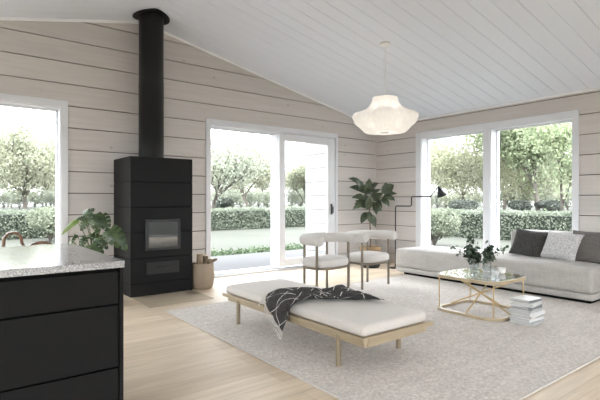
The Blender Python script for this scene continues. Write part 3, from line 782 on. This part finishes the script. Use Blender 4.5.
# ------------------------------------------------------------------ sofa
r = root('sofa', 'long low grey linen sofa along the right wall', 'sofa', (6.26, 3.45, 0))
SX0, SX1, SY0, SY1 = 5.81, 6.74, 2.07, 4.98
MB().box(SX0+.05, SX1-.03, SY0+.04, SY1-.16, RUGZ+.003, .05).build('plinth', M['blackgap'], r, True)
rounded_slab(SX0+.012, SX1-.005, SY0+.008, SY1-.01, .048, .122, .018, 3, 0, .002, 1, (4, 10)).build('base_band', M['sofa'], r, True)
rounded_slab(SX0, SX1, SY0, SY1, .12, .415, .055, 6, .035, .004, 2, (8, 22)).build('seat', M['sofa'], r, True)
rounded_slab(6.42, SX1+.02, SY0+.01, 3.36, .40, .775, .045, 5, .01, .004, 4, (4, 12)).build('backrest', M['sofaback'], r, True)
# throw cushions
def cushion(name, label, c, w, h, t, mat, lean, yaw=0, roll=0):
    mb = MB(); n = 18
    for sgn in (-1, 1):
        def fn(u, v):
            a, b2 = u*2-1, v*2-1
            e = (max(0, 1-abs(a)**2.6)*max(0, 1-abs(b2)**2.6))**.55
            pin = 1-.07*(1-abs(a)**2)*0-.05*(1-abs(b2))*(abs(a)**3)
            pin2 = 1-.06*(1-abs(a))*(abs(b2)**3)
            x = a*w/2*(1-.08*(1-b2*b2)*abs(a)**2+.0); y = b2*h/2*(1-.08*(1-a*a)*abs(b2)**2)
            return (x, sgn*(t/2*e+.004)+.006*mnoise.noise((a*2.2+c[1], b2*2.2, sgn)), y)
        mb.grid(fn, n, n)
    # close the seam
    mt_ = Matrix.Translation(c) @ Matrix.Rotation(R(90)+yaw, 4, 'Z') @ Matrix.Rotation(lean, 4, 'X') @ Matrix.Rotation(roll, 4, 'Y')
    loc = Vector((c[0], c[1], .45))
    V = [mt_ @ Vector(p) for p in mb.v]; mb.v = [tuple(p) for p in V]
    o = mb.build(name, mat, loc=loc); return tag(o, label, 'cushion')
cushion('throw_cushion', 'dark charcoal cushion leaning on the grey sofa backrest', (6.29, 3.03, .622), .44, .39, .15, M['cush_dark'], R(24), R(4), R(-7))
cushion('throw_cushion', 'pale silver patterned cushion leaning on the grey sofa backrest', (6.27, 2.60, .615), .46, .39, .16, M['cush_light'], R(26), R(-6), R(-5))

M['cush_taupe'] = fabric('taupe linen', (.17, .16, .15), (.135, .126, .118), 140, .2)
cushion('throw_cushion', 'taupe cushion at the end of the grey sofa behind the silver cushion', (6.335, 2.285, .625), .46, .42, .13, M['cush_taupe'], R(20), 0, 0)

# ------------------------------------------------------------------ coffee table
TX0, TX1, TY0, TY1 = 4.205, 4.925, 2.335, 3.085
tcx, tcy = (TX0+TX1)/2, (TY0+TY1)/2
r = root('coffee_table', 'square glass coffee table with rounded pale ash rings and crossed rods', 'coffee table', (tcx, tcy, RUGZ))
def rr_path(hx, hy, rad, n=8):
    pts = []
    for (sx, sy, a0) in ((1, 1, 0), (-1, 1, 90), (-1, -1, 180), (1, -1, 270)):
        for i in range(n+1):
            a = R(a0+90*i/n); pts.append((sx*(hx-rad)+rad*math.cos(a), sy*(hy-rad)+rad*math.sin(a)))
    return pts
hx, hy = (TX1-TX0)/2, (TY1-TY0)/2
def ring(z0, z1, w, rad, mat, nm):
    o = rr_path(hx, hy, rad); i_ = rr_path(hx-w, hy-w, rad-w); n = len(o); mb = MB()
    V = [(x, y, z0) for x, y in o]+[(x, y, z1) for x, y in o]+[(x, y, z1) for x, y in i_]+[(x, y, z0) for x, y in i_]
    F = []
    for k in range(4):
        for j in range(n): F.append((k*n+j, k*n+(j+1) % n, ((k+1) % 4)*n+(j+1) % n, ((k+1) % 4)*n+j))
    mb.add(V, F); return mb.build(nm, mat, r)
ring(.0005, .027, .042, .17, M['ash'], 'base_ring'); ring(.359, .388, .036, .17, M['ash'], 'top_ring')
gl = rr_path(hx-.008, hy-.008, .163); n = len(gl); mb = MB()
mb.add([(x, y, .3885) for x, y in gl]+[(x, y, .3945) for x, y in gl], [tuple(range(n))[::-1], tuple(range(n, 2*n))]+[(j, (j+1) % n, n+(j+1) % n, n+j) for j in range(n)])
mb.build('glass_top', M['tableglass'], r)
k = .17*(1-math.cos(R(45)))+.012
for sx in (-1, 1):
    for sy in (-1, 1):
        x, y = sx*(hx-k), sy*(hy-k); MB().tube([(x, y, .02), (x, y, .367)], .0065, 10).build('leg', M['brass'], r)
e = .018
for (a, b_) in (((-hx+e, .03, .366), (hx-e, -.03, .02)), ((-hx+e, -.03, .02), (hx-e, .03, .366)), ((.03, -hy+e, .366), (-.03, hy-e, .02)), ((-.03, -hy+e, .02), (.03, hy-e, .366))):
    MB().tube([a, b_], .0085, 8).build('crossed_rod', M['brass'], r)
TZ = RUGZ+.3948

# vases with eucalyptus
def vase(label, c, rad, h):
    r = root('glass_vase', label, 'vase', (c[0], c[1], TZ))
    MB().lathe([(0, .0), (rad*.96, .0), (rad, .006), (rad, h), (rad-.004, h), (rad-.004, .012), (0, .012)], 32).build('body', M['vase'], r)
    MB().lathe([(0, .0125), (rad-.0045, .0125), (rad-.0045, h*.45), (0, h*.45)], 28).build('water', M['water'], r)
    return r
V1, V2 = (4.70, 2.87), (4.79, 2.775)
vase('tall clear glass vase of eucalyptus on the coffee table', V1, .052, .17)
vase('short clear glass vase beside the tall one on the coffee table', V2, .045, .145)
def branch(label, vc, tip, n, lsz, mat, side_amp=.05, rad0=.03):
    """tip: offset from the vase centre at the table top (right, up, towards the room)"""
    b0 = Vector((vc[0], vc[1], TZ))
    o = root('eucalyptus_branch', label, 'branch', b0, 0, 'eucalyptus in the vases')
    t = Vector((tip[0]*cr-tip[2]*su, -tip[0]*su-tip[2]*cr, tip[1]))
    hd = Vector((t.x, t.y, 0)); hd = hd.normalized() if hd.length > 1e-4 else Vector((1, 0, 0))
    p0 = -hd*rad0*.5+Vector((0, 0, .016)); p1 = hd*rad0*.55+Vector((0, 0, .15)); pts = []
    for i in range(9):
        q = i/8
        pts.append(p0*(1-q)**2+p1*2*q*(1-q)+t*q*q if i else p0)
    MB().tube(pts, [.0028-.0002*i for i in range(9)], 6).build('stem', M['twig'], o)
    lm = MB()
    for i in range(n):
        q = .42+.6*i/n; j = min(8, q*8); a = int(min(7, j)); p = Vector(pts[a]).lerp(Vector(pts[a+1]), j-a)
        d = Vector((rnd.gauss(0, 1), rnd.gauss(0, 1), rnd.gauss(.2, .8))).normalized()
        c = p+d*(lsz*.6+side_amp*rnd.random()*.6); nn = Vector((rnd.gauss(0, .7), rnd.gauss(-.4, .7), rnd.gauss(.6, .5))).normalized()
        u = nn.orthogonal().normalized(); w = nn.cross(u); s_ = lsz*rnd.uniform(.75, 1.2)
        ringp = [c+(u*math.cos(2*math.pi*k/9)+w*math.sin(2*math.pi*k/9)*.85)*s_*.5+nn*.1*s_*math.cos(4*math.pi*k/9) for k in range(9)]
        lm.add([c-nn*.08*s_]+ringp, [(0, 1+k, 1+(k+1) % 9) for k in range(9)], True)
    lm.build('leaves', mat, o, fix=False)
branch('sparse pale eucalyptus branch leaning far left', V1, (-.26, .26, .02), 26, .036, M['euc_pale'], .05)
branch('dark eucalyptus branch bushing low above the tall vase', V1, (-.09, .24, .06), 40, .056, M['euc'], .07)
branch('tallest eucalyptus branch rising upright from the tall vase', V1, (-.08, .40, -.02), 30, .048, M['euc'], .06)
branch('eucalyptus branch arching behind the tallest one', V1, (.04, .36, -.06), 24, .042, M['euc'], .05)
branch('round leaved dark eucalyptus branch above the short vase', V2, (.02, .27, .03), 44, .058, M['euc'], .06, .026)
branch('eucalyptus branch leaning right over the sofa side', V2, (.22, .25, 0), 22, .042, M['euc'], .04, .026)
branch('short eucalyptus branch between the two vases', V1, (.03, .22, .05), 24, .05, M['euc'], .05)
# cups
r = root('drinking_cup', 'white ceramic cup near the right edge of the coffee table', 'cup', (4.80, 2.60, TZ))
MB().lathe([(0, .0), (.028, .0), (.036, .012), (.042, .06), (.039, .06), (.033, .014), (0, .01)], 28).build('body', M['ceramic'], r)
MB().tube([(.036, 0, .018), (.058, 0, .02), (.066, 0, .034), (.058, 0, .048), (.04, 0, .048)], .005, 8).build('handle', M['ceramic'], r)
r = root('drinking_glass', 'clear drinking glass beside the white cup on the coffee table', 'glass', (4.72, 2.66, TZ))
MB().lathe([(0, .0), (.034, .0), (.038, .085), (.036, .085), (.032, .008), (0, .008)], 28).build('body', M['vase'], r)

# stack of books
bc = Vector((4.49, 2.185)); z = RUGZ
specs = [('bk_g', .235, .30, .030, 4, 'bottom grey book of the floor stack'), ('bk_w', .225, .30, .028, -3, 'white book second from the bottom of the floor stack'),
         ('bk_b', .215, .285, .026, 6, 'beige book third from the bottom of the floor stack'), ('bk_w', .235, .30, .034, -5, 'wide white book at mid height of the floor stack'),
         ('bk_g', .21, .28, .024, 3, 'thin grey book just above the middle of the floor stack'), ('bk_d', .205, .27, .030, -6, 'dark grey book third from the top of the floor stack'),
         ('bk_w', .22, .295, .034, 7, 'thick white book second from the top of the floor stack'), ('bk_d', .205, .27, .026, -2, 'topmost book of the floor stack with pale cover')]
for i, (mk, w, l, t, a, lab) in enumerate(specs):
    w *= .92; l *= .86
    r = root('book', lab, 'book', (bc.x+rnd.uniform(-.012, .012), bc.y+rnd.uniform(-.01, .01), z+.0004), R(90+a), 'books stacked beside the coffee table')
    topm = M['bk_w'] if i == 7 else M[mk]
    MB().box(-w/2, w/2, -l/2, l/2, 0, .003).build('cover', M[mk], r); MB().box(-w/2, w/2, -l/2, l/2, t-.003, t).build('cover', topm, r)
    MB().box(-w/2, -w/2+.003, -l/2, l/2, .003, t-.003).build('spine', M[mk], r)
    MB().box(-w/2+.003, w/2-.005, -l/2+.005, l/2-.005, .003, t-.003).build('pages', M['paper'], r)
    z += t+.0006

# ------------------------------------------------------------------ pendant lamp
PX, PY = 4.481, 3.997; PZ = roofz(PX)
r = root('pendant_lamp', 'white ribbed bubble pendant lamp hanging from the sloped ceiling', 'pendant lamp', (PX, PY, PZ))
MB().lathe([(0, -.005), (.066, -.005), (.066, -.022), (.055, -.034), (0, -.036)], 28).build('ceiling_rose', M['whiteplastic'], r)
MB().tube([(0, 0, -.03), (0, 0, 2.56-PZ)], .0035, 6).build('cord', M['whiteplastic'], r)
zb = 2.082-PZ
prof0 = [(.150, .448), (.160, .445), (.165, .43), (.172, .40), (.183, .37), (.205, .335), (.24, .30), (.285, .272), (.34, .25), (.39, .234), (.42, .215), (.432, .19), (.43, .165), (.41, .135), (.375, .105), (.345, .08), (.318, .05), (.295, .025), (.272, .008), (.255, 0), (.12, 0)]
n = 144
k_ = lambda i: min(1, max(0, (.42-prof0[i][1])/.14))*min(1, max(.35, prof0[i][1]/.08))
mb = MB().lathe([(a, b2+zb) for a, b2 in prof0], n, wob=lambda j, i: (1.0+.035*k_(i)-.32*k_(i)*(1-abs(math.cos(3*(2*math.pi*j/n-R(221.7)))))**1.3)*(1+.008*math.cos(j*math.pi/2)))
mb.build('lamp_shade', M['shade'], r)
MB().lathe([(0, zb+.004), (.06, zb+.004), (.06, zb-.006), (0, zb-.006)], 24).build('bottom_disc', M['whiteplastic'], r)
mb = MB()
for k in range(3):
    a = 2*math.pi*k/3; mb.tube([(0, 0, zb+.47), (.15*math.cos(a), .15*math.sin(a), zb+.447)], .003, 6)
mb.tube([(0, 0, zb+.48), (0, 0, zb+.375)], .018, 12); mb.build('lamp_holder', M['whiteplastic'], r)
m, nt, b = nodes('lit bulb glass'); b.inputs['Emission Color'].default_value = (1, .86, .68, 1); b.inputs['Emission Strength'].default_value = 2
MB().lathe([(.002, zb+.38), (.02, zb+.37), (.04, zb+.33), (.045, zb+.295), (.035, zb+.26), (.002, zb+.248)], 18).build('bulb', m, r)
ld = bpy.data.lights.new('pendant_bulb', 'POINT'); ld.energy = 1.35; ld.color = (1, .96, .91); ld.shadow_soft_size = .06
lo = bpy.data.objects.new('pendant_bulb', ld); COL.objects.link(lo); lo.parent = r; lo.location = (0, 0, zb+.20)

# ------------------------------------------------------------------ monstera behind the island
MP = Vector((1.40, 5.72, 0))
r = root('monstera_plant', 'monstera plant with split leaves between the tall window and black stove', 'potted plant', MP)
MB().lathe([(0, .002), (.13, .002), (.15, .03), (.185, .33), (.19, .35), (.172, .35), (.165, .31), (0, .31)], 36).build('pot', M['potclay'], r)
MB().lathe([(.0, .318), (.166, .312)], 24).build('soil', M['soil'], r)
def monstera_leaf(base, d, nor, L, W, split=True):
    base, d = Vector(base), Vector(d).normalized(); nor = Vector(nor); side = d.cross(nor).normalized(); nor = side.cross(d).normalized()
    mb = MB(); nt_ = 30
    def pt(t, q):      # t along rib (0..1), q -1..1 across
        w = W*.5*(math.sin(math.pi*min(1, (t*.93+.07))**.62))**.8 if t < 1 else 0
        back = -.16*abs(q)*(1-t)*L*1.0+.22*abs(q)*t*L*.6
        tt = t*L+back*(1 if t < .98 else 0)
        return base+d*tt+side*(q*w)+nor*(-.28*L*t*t+.10*L*math.sin(t*3)-.35*w*abs(q)**2+.05*w*abs(q))
    for s_ in (-1, 1):
        for i in range(nt_):
            t0, t1 = i/nt_, (i+1)/nt_
            ph = (i % 6)
            slit = split and 3 < i < 27 and ph == 5
            qs = [0, .18, .36] if slit else [0, .18, .36, .7, 1.0]
            if slit and ph == 5: qs = [0, .18, .36]
            V = []; F = []
            for q in qs: V += [pt(t0, s_*q), pt(t1, s_*q)]
            for k in range(len(qs)-1): F.append((2*k, 2*k+1, 2*k+3, 2*k+2))
            mb.add(V, F, True)
    return mb
def mp(px, py, dep=0):     # chart of the plant seen from the room: right/up offsets, dep towards the room
    k = .01185; ca, sa = math.cos(.23), math.sin(.23)
    rgt = (px-99)*k; z = 1.2-(py-200.66)*k
    return Vector((rgt*cr-dep*su*0-dep*.25, -rgt*su-dep*.97, z))
leaves = [  # base, tip on the chart, kind, depth, width factor
    ((86.5, 216.5), (95.5, 208), 0, .0, .9), ((87, 217), (76.5, 219), 0, .06, .8), ((90, 219), (83, 230), 0, .14, .95), ((98, 214), (100.5, 232.5), 0, .16, 1.0),
    ((104, 215), (111.5, 231.5), 0, .08, .95), ((112, 229), (128, 247), 1, .26, .95), ((80, 220.5), (62.5, 233.5), 2, .12, .4), ((95, 242), (107, 254), 1, .28, .95),
    ((93, 244), (90, 256), 2, .22, .9), ((72, 243), (83, 249), 2, .12, .8), ((79, 234.5), (73.5, 244), 0, .10, .45), ((101, 236), (110, 246), 0, .2, .9), ((88, 236), (82, 248), 0, .18, .8), ((100, 246), (99, 258), 1, .3, .9), ((95, 233), (102, 243), 0, .05, .9)]
stm = MB(); c0 = Vector((0, 0, .31))
for (a, b_, kind, dep, sc) in leaves:
    p, q = mp(a[0], a[1], dep), mp(b_[0], b_[1], dep+.08)
    d = q-p; L = max(.11, d.length)*.84
    mid = Vector((p.x*.35, p.y*.35, .31+(p.z-.31)*.65))
    pts = [c0+Vector((rnd.uniform(-.03, .03), rnd.uniform(-.03, .03), 0))]
    for i in range(1, 9):
        t = i/8; pts.append(pts[0]*(1-t)**2+mid*2*t*(1-t)+p*t*t)
    stm.tube(pts, [.008-.0005*i for i in range(9)], 7)
    monstera_leaf(p, d, (-.35+rnd.uniform(-.25, .25), -.85, .65+rnd.uniform(-.3, .3)), L, L*.86*sc, kind != 2).build('leaf', M['monstera'] if kind < 2 else M['monstera_young'], r, fix=False)
stm.build('stalks', M['stemgreen'], r)

# bentwood chairs by the left window
def bent_chair(label, loc, rz, ht=.84):
    r = root('dining_chair', label, 'chair', loc, rz, 'bentwood chairs beyond the island')
    MB().lathe([(0, .435), (.19, .435), (.205, .445), (.205, .46), (.19, .466), (0, .462)], 32).build('seat', M['bentwood'], r)
    for x, y in ((.14, -.13), (-.14, -.13)): MB().tube([(x*1.15, y*1.2, 0), (x, y, .44)], [.013, .016], 10).build('leg', M['bentwood'], r)
    for s_ in (-1, 1): MB().tube([(s_*.16, .20, 0), (s_*.15, .16, .44)], [.013, .016], 10).build('leg', M['bentwood'], r)
    pts = [(.15, .16, .44), (.165, .185, .60), (.16, .205, .72)]
    for i in range(9):
        a = math.pi*i/8; pts.append((.155*math.cos(a), .215+.01*math.sin(a), .735+(ht-.735)*math.sin(a)**.7))
    pts += [(-.16, .205, .72), (-.165, .185, .60), (-.15, .16, .44)]
    MB().tube(pts, .0165, 10).build('bent_back', M['bentwood'], r)
    MB().lathe([(.15, .39), (.158, .39), (.158, .40), (.15, .40), (.15, .39)], 28).build('stretcher_ring', M['bentwood'], r)
    return r
bent_chair('brown bentwood chair with full back loop seen by the tall window', (.73, 5.55, 0), R(52), .86)
bent_chair('brown bentwood chair mostly hidden behind the island top', (.86, 4.75, 0), R(45), .805)

# ------------------------------------------------------------------ garden
GZ = -.15
mb = MB(); mb.grid(lambda u, v: (-70+200*u, D+T-40+170*v, GZ if (D+T-40+170*v) < 1e9 else GZ), 10, 10)
tag(mb.build('lawn', M['grass'], fix=False), 'wide mown lawn around the house', 'lawn', kind='structure')
def leaf_quads(mb, pts, size, r_, flat=.6):
    V = mb.v; F = mb.f; sm = mb.sm; mi = mb.mi
    for p in pts:
        nx, ny, nz = r_.gauss(0, 1), r_.gauss(0, 1), r_.gauss(.3, flat)
        l = math.sqrt(nx*nx+ny*ny+nz*nz)+1e-6; nn = Vector((nx/l, ny/l, nz/l))
        u = nn.orthogonal().normalized(); a = r_.uniform(0, 6.28); w = nn.cross(u)
        c, s_ = math.cos(a), math.sin(a); e1 = (u*c+w*s_); e2 = (w*c-u*s_)*.55; s2 = size*r_.uniform(.65, 1.25)*.5
        o = len(V)
        p = Vector(p)
        V += [tuple(p-e1*s2), tuple(p+e2*s2), tuple(p+e1*s2), tuple(p-e2*s2)]
        F.append((o, o+1, o+2, o+3)); sm.append(False); mi.append(0)
def hedge(name, label, x0, x1, y0, y1, h, nleaf, seed, size=.085):
    r_ = random.Random(seed); cx, cy = (x0+x1)/2, (y0+y1)/2
    r = root(name, label, 'hedge', (cx, cy, GZ))
    mb = MB(); lx, ly = x1-x0, y1-y0
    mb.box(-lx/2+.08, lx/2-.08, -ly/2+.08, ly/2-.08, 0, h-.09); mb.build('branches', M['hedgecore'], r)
    pts = []
    for i in range(nleaf):
        t = r_.random(); q = r_.random(); long_x = lx > ly
        if r_.random() < .36: a, b2, z = r_.uniform(-lx/2, lx/2), r_.uniform(-ly/2, ly/2), h+r_.gauss(0, .03)
        else:
            sgn = r_.choice((-1, 1)); z = r_.uniform(0.02, h)
            if long_x: a, b2 = r_.uniform(-lx/2, lx/2), sgn*(ly/2+r_.gauss(-.02, .04))
            else: a, b2 = sgn*(lx/2+r_.gauss(-.02, .04)), r_.uniform(-ly/2, ly/2)
        wob = .05*mnoise.noise((a*.7, b2*.7, z*.9+seed))
        pts.append((a+wob, b2+wob, z+wob))
    mb = MB(); leaf_quads(mb, pts, size, r_); mb.build('leaves', M['hedge'], r, fix=False)
hedge('garden_hedge', 'clipped low hedge beyond the deck seen through the patio door', -6, 16.2, 18.7, 19.7, .95, 34000, 3)
hedge('garden_hedge', 'clipped low hedge outside the two windows behind the sofa', 15.1, 16.1, -2, 18.6, .95, 30000, 4)
# ground cover strip at the deck edge
r_ = random.Random(11); mb = MB()
leaf_quads(mb, [(r_.uniform(-3, 9), 9.62+r_.gauss(0, .12), GZ+abs(r_.gauss(.07, .06))) for i in range(9000)], .075, r_)
tag(mb.build('ground_cover', M['blade'], loc=(3, 9.6, GZ), fix=False), 'low strip of ground cover plants along the deck edge', 'plants', kind='stuff')

def tree_meshes(seed, H, spread, tr, forks, leaf_n, lsize, clear=.18, droop=0.0, cl=.9, lean=0):
    k = 1.0
    for turn in (0, 1):
        r_ = random.Random(seed); wood_ = MB(); tips = []
        def grow(p, d, L, rad, lev):
            pts = [p]; dd = d.copy(); n_ = 4
            for i in range(n_):
                dd = (dd+Vector((r_.gauss(0, .13), r_.gauss(0, .13), r_.gauss(.03, .08)-droop*lev*.05))).normalized()
                p = p+dd*(L/n_); pts.append(p)
                if lev >= 1: tips.append((p, L))
            wood_.tube(pts, [rad*(1-.4*i/n_) for i in range(n_+1)], 6 if lev < 2 else 4, cap=False)
            if lev >= 4: return
            n = r_.choice((2, 3)) if lev else forks
            for j in range(n):
                a = 2*math.pi*(j+r_.random()*.6)/n; t = r_.uniform(.45, .95)*spread
                side = Vector((math.cos(a), math.sin(a), 0)); nd = (dd+side*t+Vector((0, 0, .1-droop*.12*lev))).normalized()
                start = pts[-1] if j == 0 or lev == 0 and j < 2 else pts[r_.choice((2, 3, 4))]
                grow(start, nd, L*r_.uniform(.62, .82)*(1 if lev else trunk_f), rad*.6, lev+1)
        trunk_f = .17/clear
        grow(Vector((0, 0, 0)), Vector((lean, 0, 1)).normalized(), H*clear*1.3*k, tr, 0)
        if turn == 0: k = H/max(p.z for p, _ in tips)*.95
    pts = []
    for i in range(leaf_n):
        p, l = r_.choice(tips)
        pts.append(p+Vector((r_.gauss(0, cl), r_.gauss(0, cl), r_.gauss(0, cl*.7)-droop*abs(r_.gauss(0, 1)))))
    pts = [p for p in pts if p.z > H*.10]
    lf = MB(); leaf_quads(lf, pts, lsize, r_); return wood_, lf
protos = {}
def tree(kind, label, x, y, sc=1, rz=0, group=None, args=None, mat='tr_pale', bark='bark', name='garden_tree', cat='tree'):
    r = root(name, label, cat, (x, y, GZ), rz, group); r.scale = (sc, sc, sc)
    if kind not in protos:
        w, l = tree_meshes(*args)
        protos[kind] = (w.build('trunk', M[bark], r, fix=False), l.build('foliage', M[mat], r, fix=False))
    else:
        for o in protos[kind]:
            c = o.copy(); COL.objects.link(c); c.parent = r
    return r
def at(px, fwd):       # ground point on the sight line of a picture column at a distance
    u = (px-300)/457.36; return ((su+u*cr)*fwd, (cr-u*su)*fwd)
#                seed  H   spr  tr  forks n   size clear droop cl lean
x, y = at(25, 66); tree('oldtree', 'big spreading pale tree seen through the tall window left of the stove', x, y, 1, R(20), args=(21, 13.4, 1.1, .34, 6, 15000, .42, .075, .3, 1.0), mat='tr_pale')
x, y = at(46, 84); tree('second', 'thinner pale tree right of the big pale tree in the tall left window', x, y, .92, R(110), args=(22, 13.5, 1.0, .26, 4, 11000, .42, .12, .3, 1.0), mat='tr_pale')
x, y = at(212, 44); tree('bare', 'sparse leaning tree with dark bare branches left in the patio door', x, y, 1, R(40), args=(33, 10.2, 1.1, .22, 5, 6500, .25, .09, .0, .75, .25), mat='tr_grey')
x, y = at(249, 58); tree('round', 'round crowned pale tree at the centre of the patio door', x, y, 1, R(10), args=(25, 9.4, 1.1, .22, 5, 11000, .34, .16, .1, .85), mat='tr_pale')
x, y = at(300, 70); tree('round', 'small pale tree seen through the sliding glass leaf', x, y, .78, R(200), mat='tr_pale')
x, y = at(431, 70); tree('tallpale', 'tall pale thinly leaved tree at the left of the left sofa window', x, y, 1, R(0), args=(28, 13.5, .95, .2, 4, 8000, .32, .16, .1, .9), mat='tr_pale')
x, y = at(462, 54); tree('yellow', 'yellow green weeping tree in the left sofa window', x, y, 1, R(30), args=(29, 9.6, 1.1, .2, 5, 13000, .30, .12, .7, .8), mat='tr_yellow')
x, y = at(504, 58); tree('yellow', 'yellow green tree at the left edge of the right sofa window', x, y, 1.0, R(140), mat='tr_yellow')
x, y = at(538, 46); tree('maple', 'bright green maple with full crown in the right sofa window', x, y, 1, R(60), args=(31, 11.2, 1.05, .24, 6, 18000, .33, .17, .1, .85), mat='tr_green')
x, y = at(563, 17.8); tree('young', 'young slim tree with thin trunk at the hedge in the right sofa window', x, y, 1, R(0), args=(37, 5.0, .55, .065, 4, 2600, .16, .36, .0, .35), mat='tr_green')
far = [(8, 98, .8, 'second', 'far tree at the left behind the bushes in the tall left window'), (54, 114, .8, 'oldtree', 'far tree at the right behind the bushes in the tall left window'),
       (224, 98, .85, 'oldtree', 'far tree at the left behind the bushes in the patio door'), (264, 114, 1.1, 'round', 'far tree at the right behind the bushes in the patio door'),
       (300, 98, .8, 'round', 'far tree behind the bushes in the sliding patio door leaf'), (440, 98, 1.0, 'second', 'far tree behind the lamp shade in the left sofa window'),
       (478, 116, 1.0, 'tallpale', 'far tree near the post between the two sofa windows'), (516, 98, 1.0, 'second', 'far tree left of the maple in the right sofa window'), (562, 116, 1.1, 'oldtree', 'far tree right of the maple in the right sofa window')]
for i, (px, fw, sc, kd, w) in enumerate(far):
    x, y = at(px, fw); tree(kd, w, x, y, sc, R(37*i), 'trees along the far edge of the garden')
# shrubs
def shrub_meshes(seed, w, h, n, size):
    r_ = random.Random(seed); st = MB(); pts = []; lobes = []
    for i in range(9):
        a = r_.uniform(0, 6.28); q = w*.5*r_.uniform(.2, .75); c = Vector((q*math.cos(a), q*math.sin(a), h*r_.uniform(.35, .78)))
        lobes.append(c); st.tube([(0, 0, 0), c*.5+Vector((0, 0, .05*h)), c], [.02*h, .014*h, .008*h], 5)
    for i in range(n):
        c = r_.choice(lobes); d = Vector((r_.gauss(0, 1), r_.gauss(0, 1), r_.gauss(0, 1))).normalized()
        p = c+d*(w*.27)*r_.uniform(.75, 1.02); p.z = c.z+(p.z-c.z)*h/w*1.1
        if p.z > .01: pts.append(p)
    lf = MB(); leaf_quads(lf, pts, size, r_); return st, lf
sprot = {}
def shrub(kind, label, x, y, w, h, n, size, mat, sc=1, rz=0, group=None):
    r = root('garden_shrub', label, 'shrub', (x, y, GZ), rz, group); r.scale = (sc, sc, sc*(1.75 if kind == 'grey' else 1))
    if kind not in sprot:
        a, b2 = shrub_meshes(len(sprot)+50, w, h, n, size)
        sprot[kind] = (a.build('stems', M['bark'], r, fix=False), b2.build('foliage', M[mat], r, fix=False))
    else:
        for o in sprot[kind]: c = o.copy(); COL.objects.link(c); c.parent = r
x, y = at(50, 15.2); shrub('pale', 'pale bushy shrub in front of the hedge in the tall left window', x, y, 1.5, 1.1, 5200, .085, 'shrub_pale')
x, y = at(434, 13.4); shrub('pale', 'pale bushy shrub at the lower left of the left sofa window', x, y, 1.5, 1.1, 5200, .085, 'shrub_pale', 1.0, 1)
for px, fw, sc, lab in ((462, 44, 1, 'dark low shrub under the yellow weeping tree'), (520, 46, .95, 'dark low shrub left of the maple trunk'), (552, 45, 1.0, 'dark low shrub right of the maple trunk'), (222, 60, 1.2, 'dark shrub at the foot of the sparse leaning tree')):
    x, y = at(px, fw); shrub('dark', lab, x, y, 2.6, 1.35, 3000, .2, 'shrub_dark', sc, px)
ordw = ['first', 'second', 'third', 'fourth', 'fifth', 'sixth', 'seventh', 'eighth', 'ninth']
bush = 0
for wname, lo_, hi_, dist in (('the tall left window', -4, 58, 74), ('the fixed patio door glass', 206, 276, 66), ('the sliding patio door leaf', 283, 316, 70), ('the left sofa window', 422, 484, 66), ('the right sofa window', 494, 578, 62)):
    cnt = 4 if hi_-lo_ > 45 else 2
    for row in range(2):
        dd = dist+row*7.5; w_ = (hi_-lo_)/457*dd/cnt
        for q in range(cnt):
            px = lo_+(hi_-lo_)*(q+.5+(.5 if row else 0))/cnt; x, y = at(px, dd)
            shrub('grey', ordw[q]+(' back row bush from the left in ' if row else ' front row bush from the left in ')+wname, x, y, 5.6, 4.4, 4200, .30, 'tr_grey', w_/6.7, bush, 'bushes at the far edge of the lawn'); bush += 1

# ------------------------------------------------------------------ light, camera
w = bpy.data.worlds.new('overcast sky'); bpy.context.scene.world = w; w.use_nodes = True
nt = w.node_tree; bg = nt.nodes['Background']
# overcast sky: dim at the horizon, about three times brighter overhead
tc = N(nt, 'ShaderNodeTexCoord'); sx = N(nt, 'ShaderNodeSeparateXYZ'); nt.links.new(tc.outputs['Generated'], sx.inputs[0])
mr = N(nt, 'ShaderNodeMapRange'); mr.inputs['From Min'].default_value = 0; mr.inputs['From Max'].default_value = 1; mr.inputs['To Min'].default_value = 2.3; mr.inputs['To Max'].default_value = 7.6
nt.links.new(sx.outputs['Z'], mr.inputs['Value']); nt.links.new(mr.outputs[0], bg.inputs['Strength'])
bg.inputs['Color'].default_value = (.925, .96, 1.0, 1)
sd = bpy.data.lights.new('hazy_sun', 'SUN'); sd.energy = 4.0; sd.angle = R(25); sd.color = (1, .97, .92)
so = bpy.data.objects.new('hazy_sun', sd); COL.objects.link(so); so.rotation_euler = (R(32), 0, R(-20))
cam = bpy.data.cameras.new('camera'); cam.sensor_width = 36; cam.lens = 457.36/600*36; cam.shift_y = .66/600; cam.clip_end = 500; cam.clip_start = .05
co = bpy.data.objects.new('camera', cam); COL.objects.link(co); co.location = (0, 0, 1.2); co.rotation_euler = (R(90), 0, -TILT)
sc = bpy.context.scene; sc.camera = co
sc.view_settings.view_transform = 'Standard'; sc.view_settings.look = 'None'; sc.view_settings.gamma = 1; sc.view_settings.exposure = 1.2
sc.view_settings.use_curve_mapping = False
try:
    sc.cycles.use_denoising = True; sc.cycles.max_bounces = 14; sc.cycles.diffuse_bounces = 8; sc.cycles.transparent_max_bounces = 16
    sc.cycles.caustics_reflective = False; sc.cycles.caustics_refractive = False
except Exception: pass
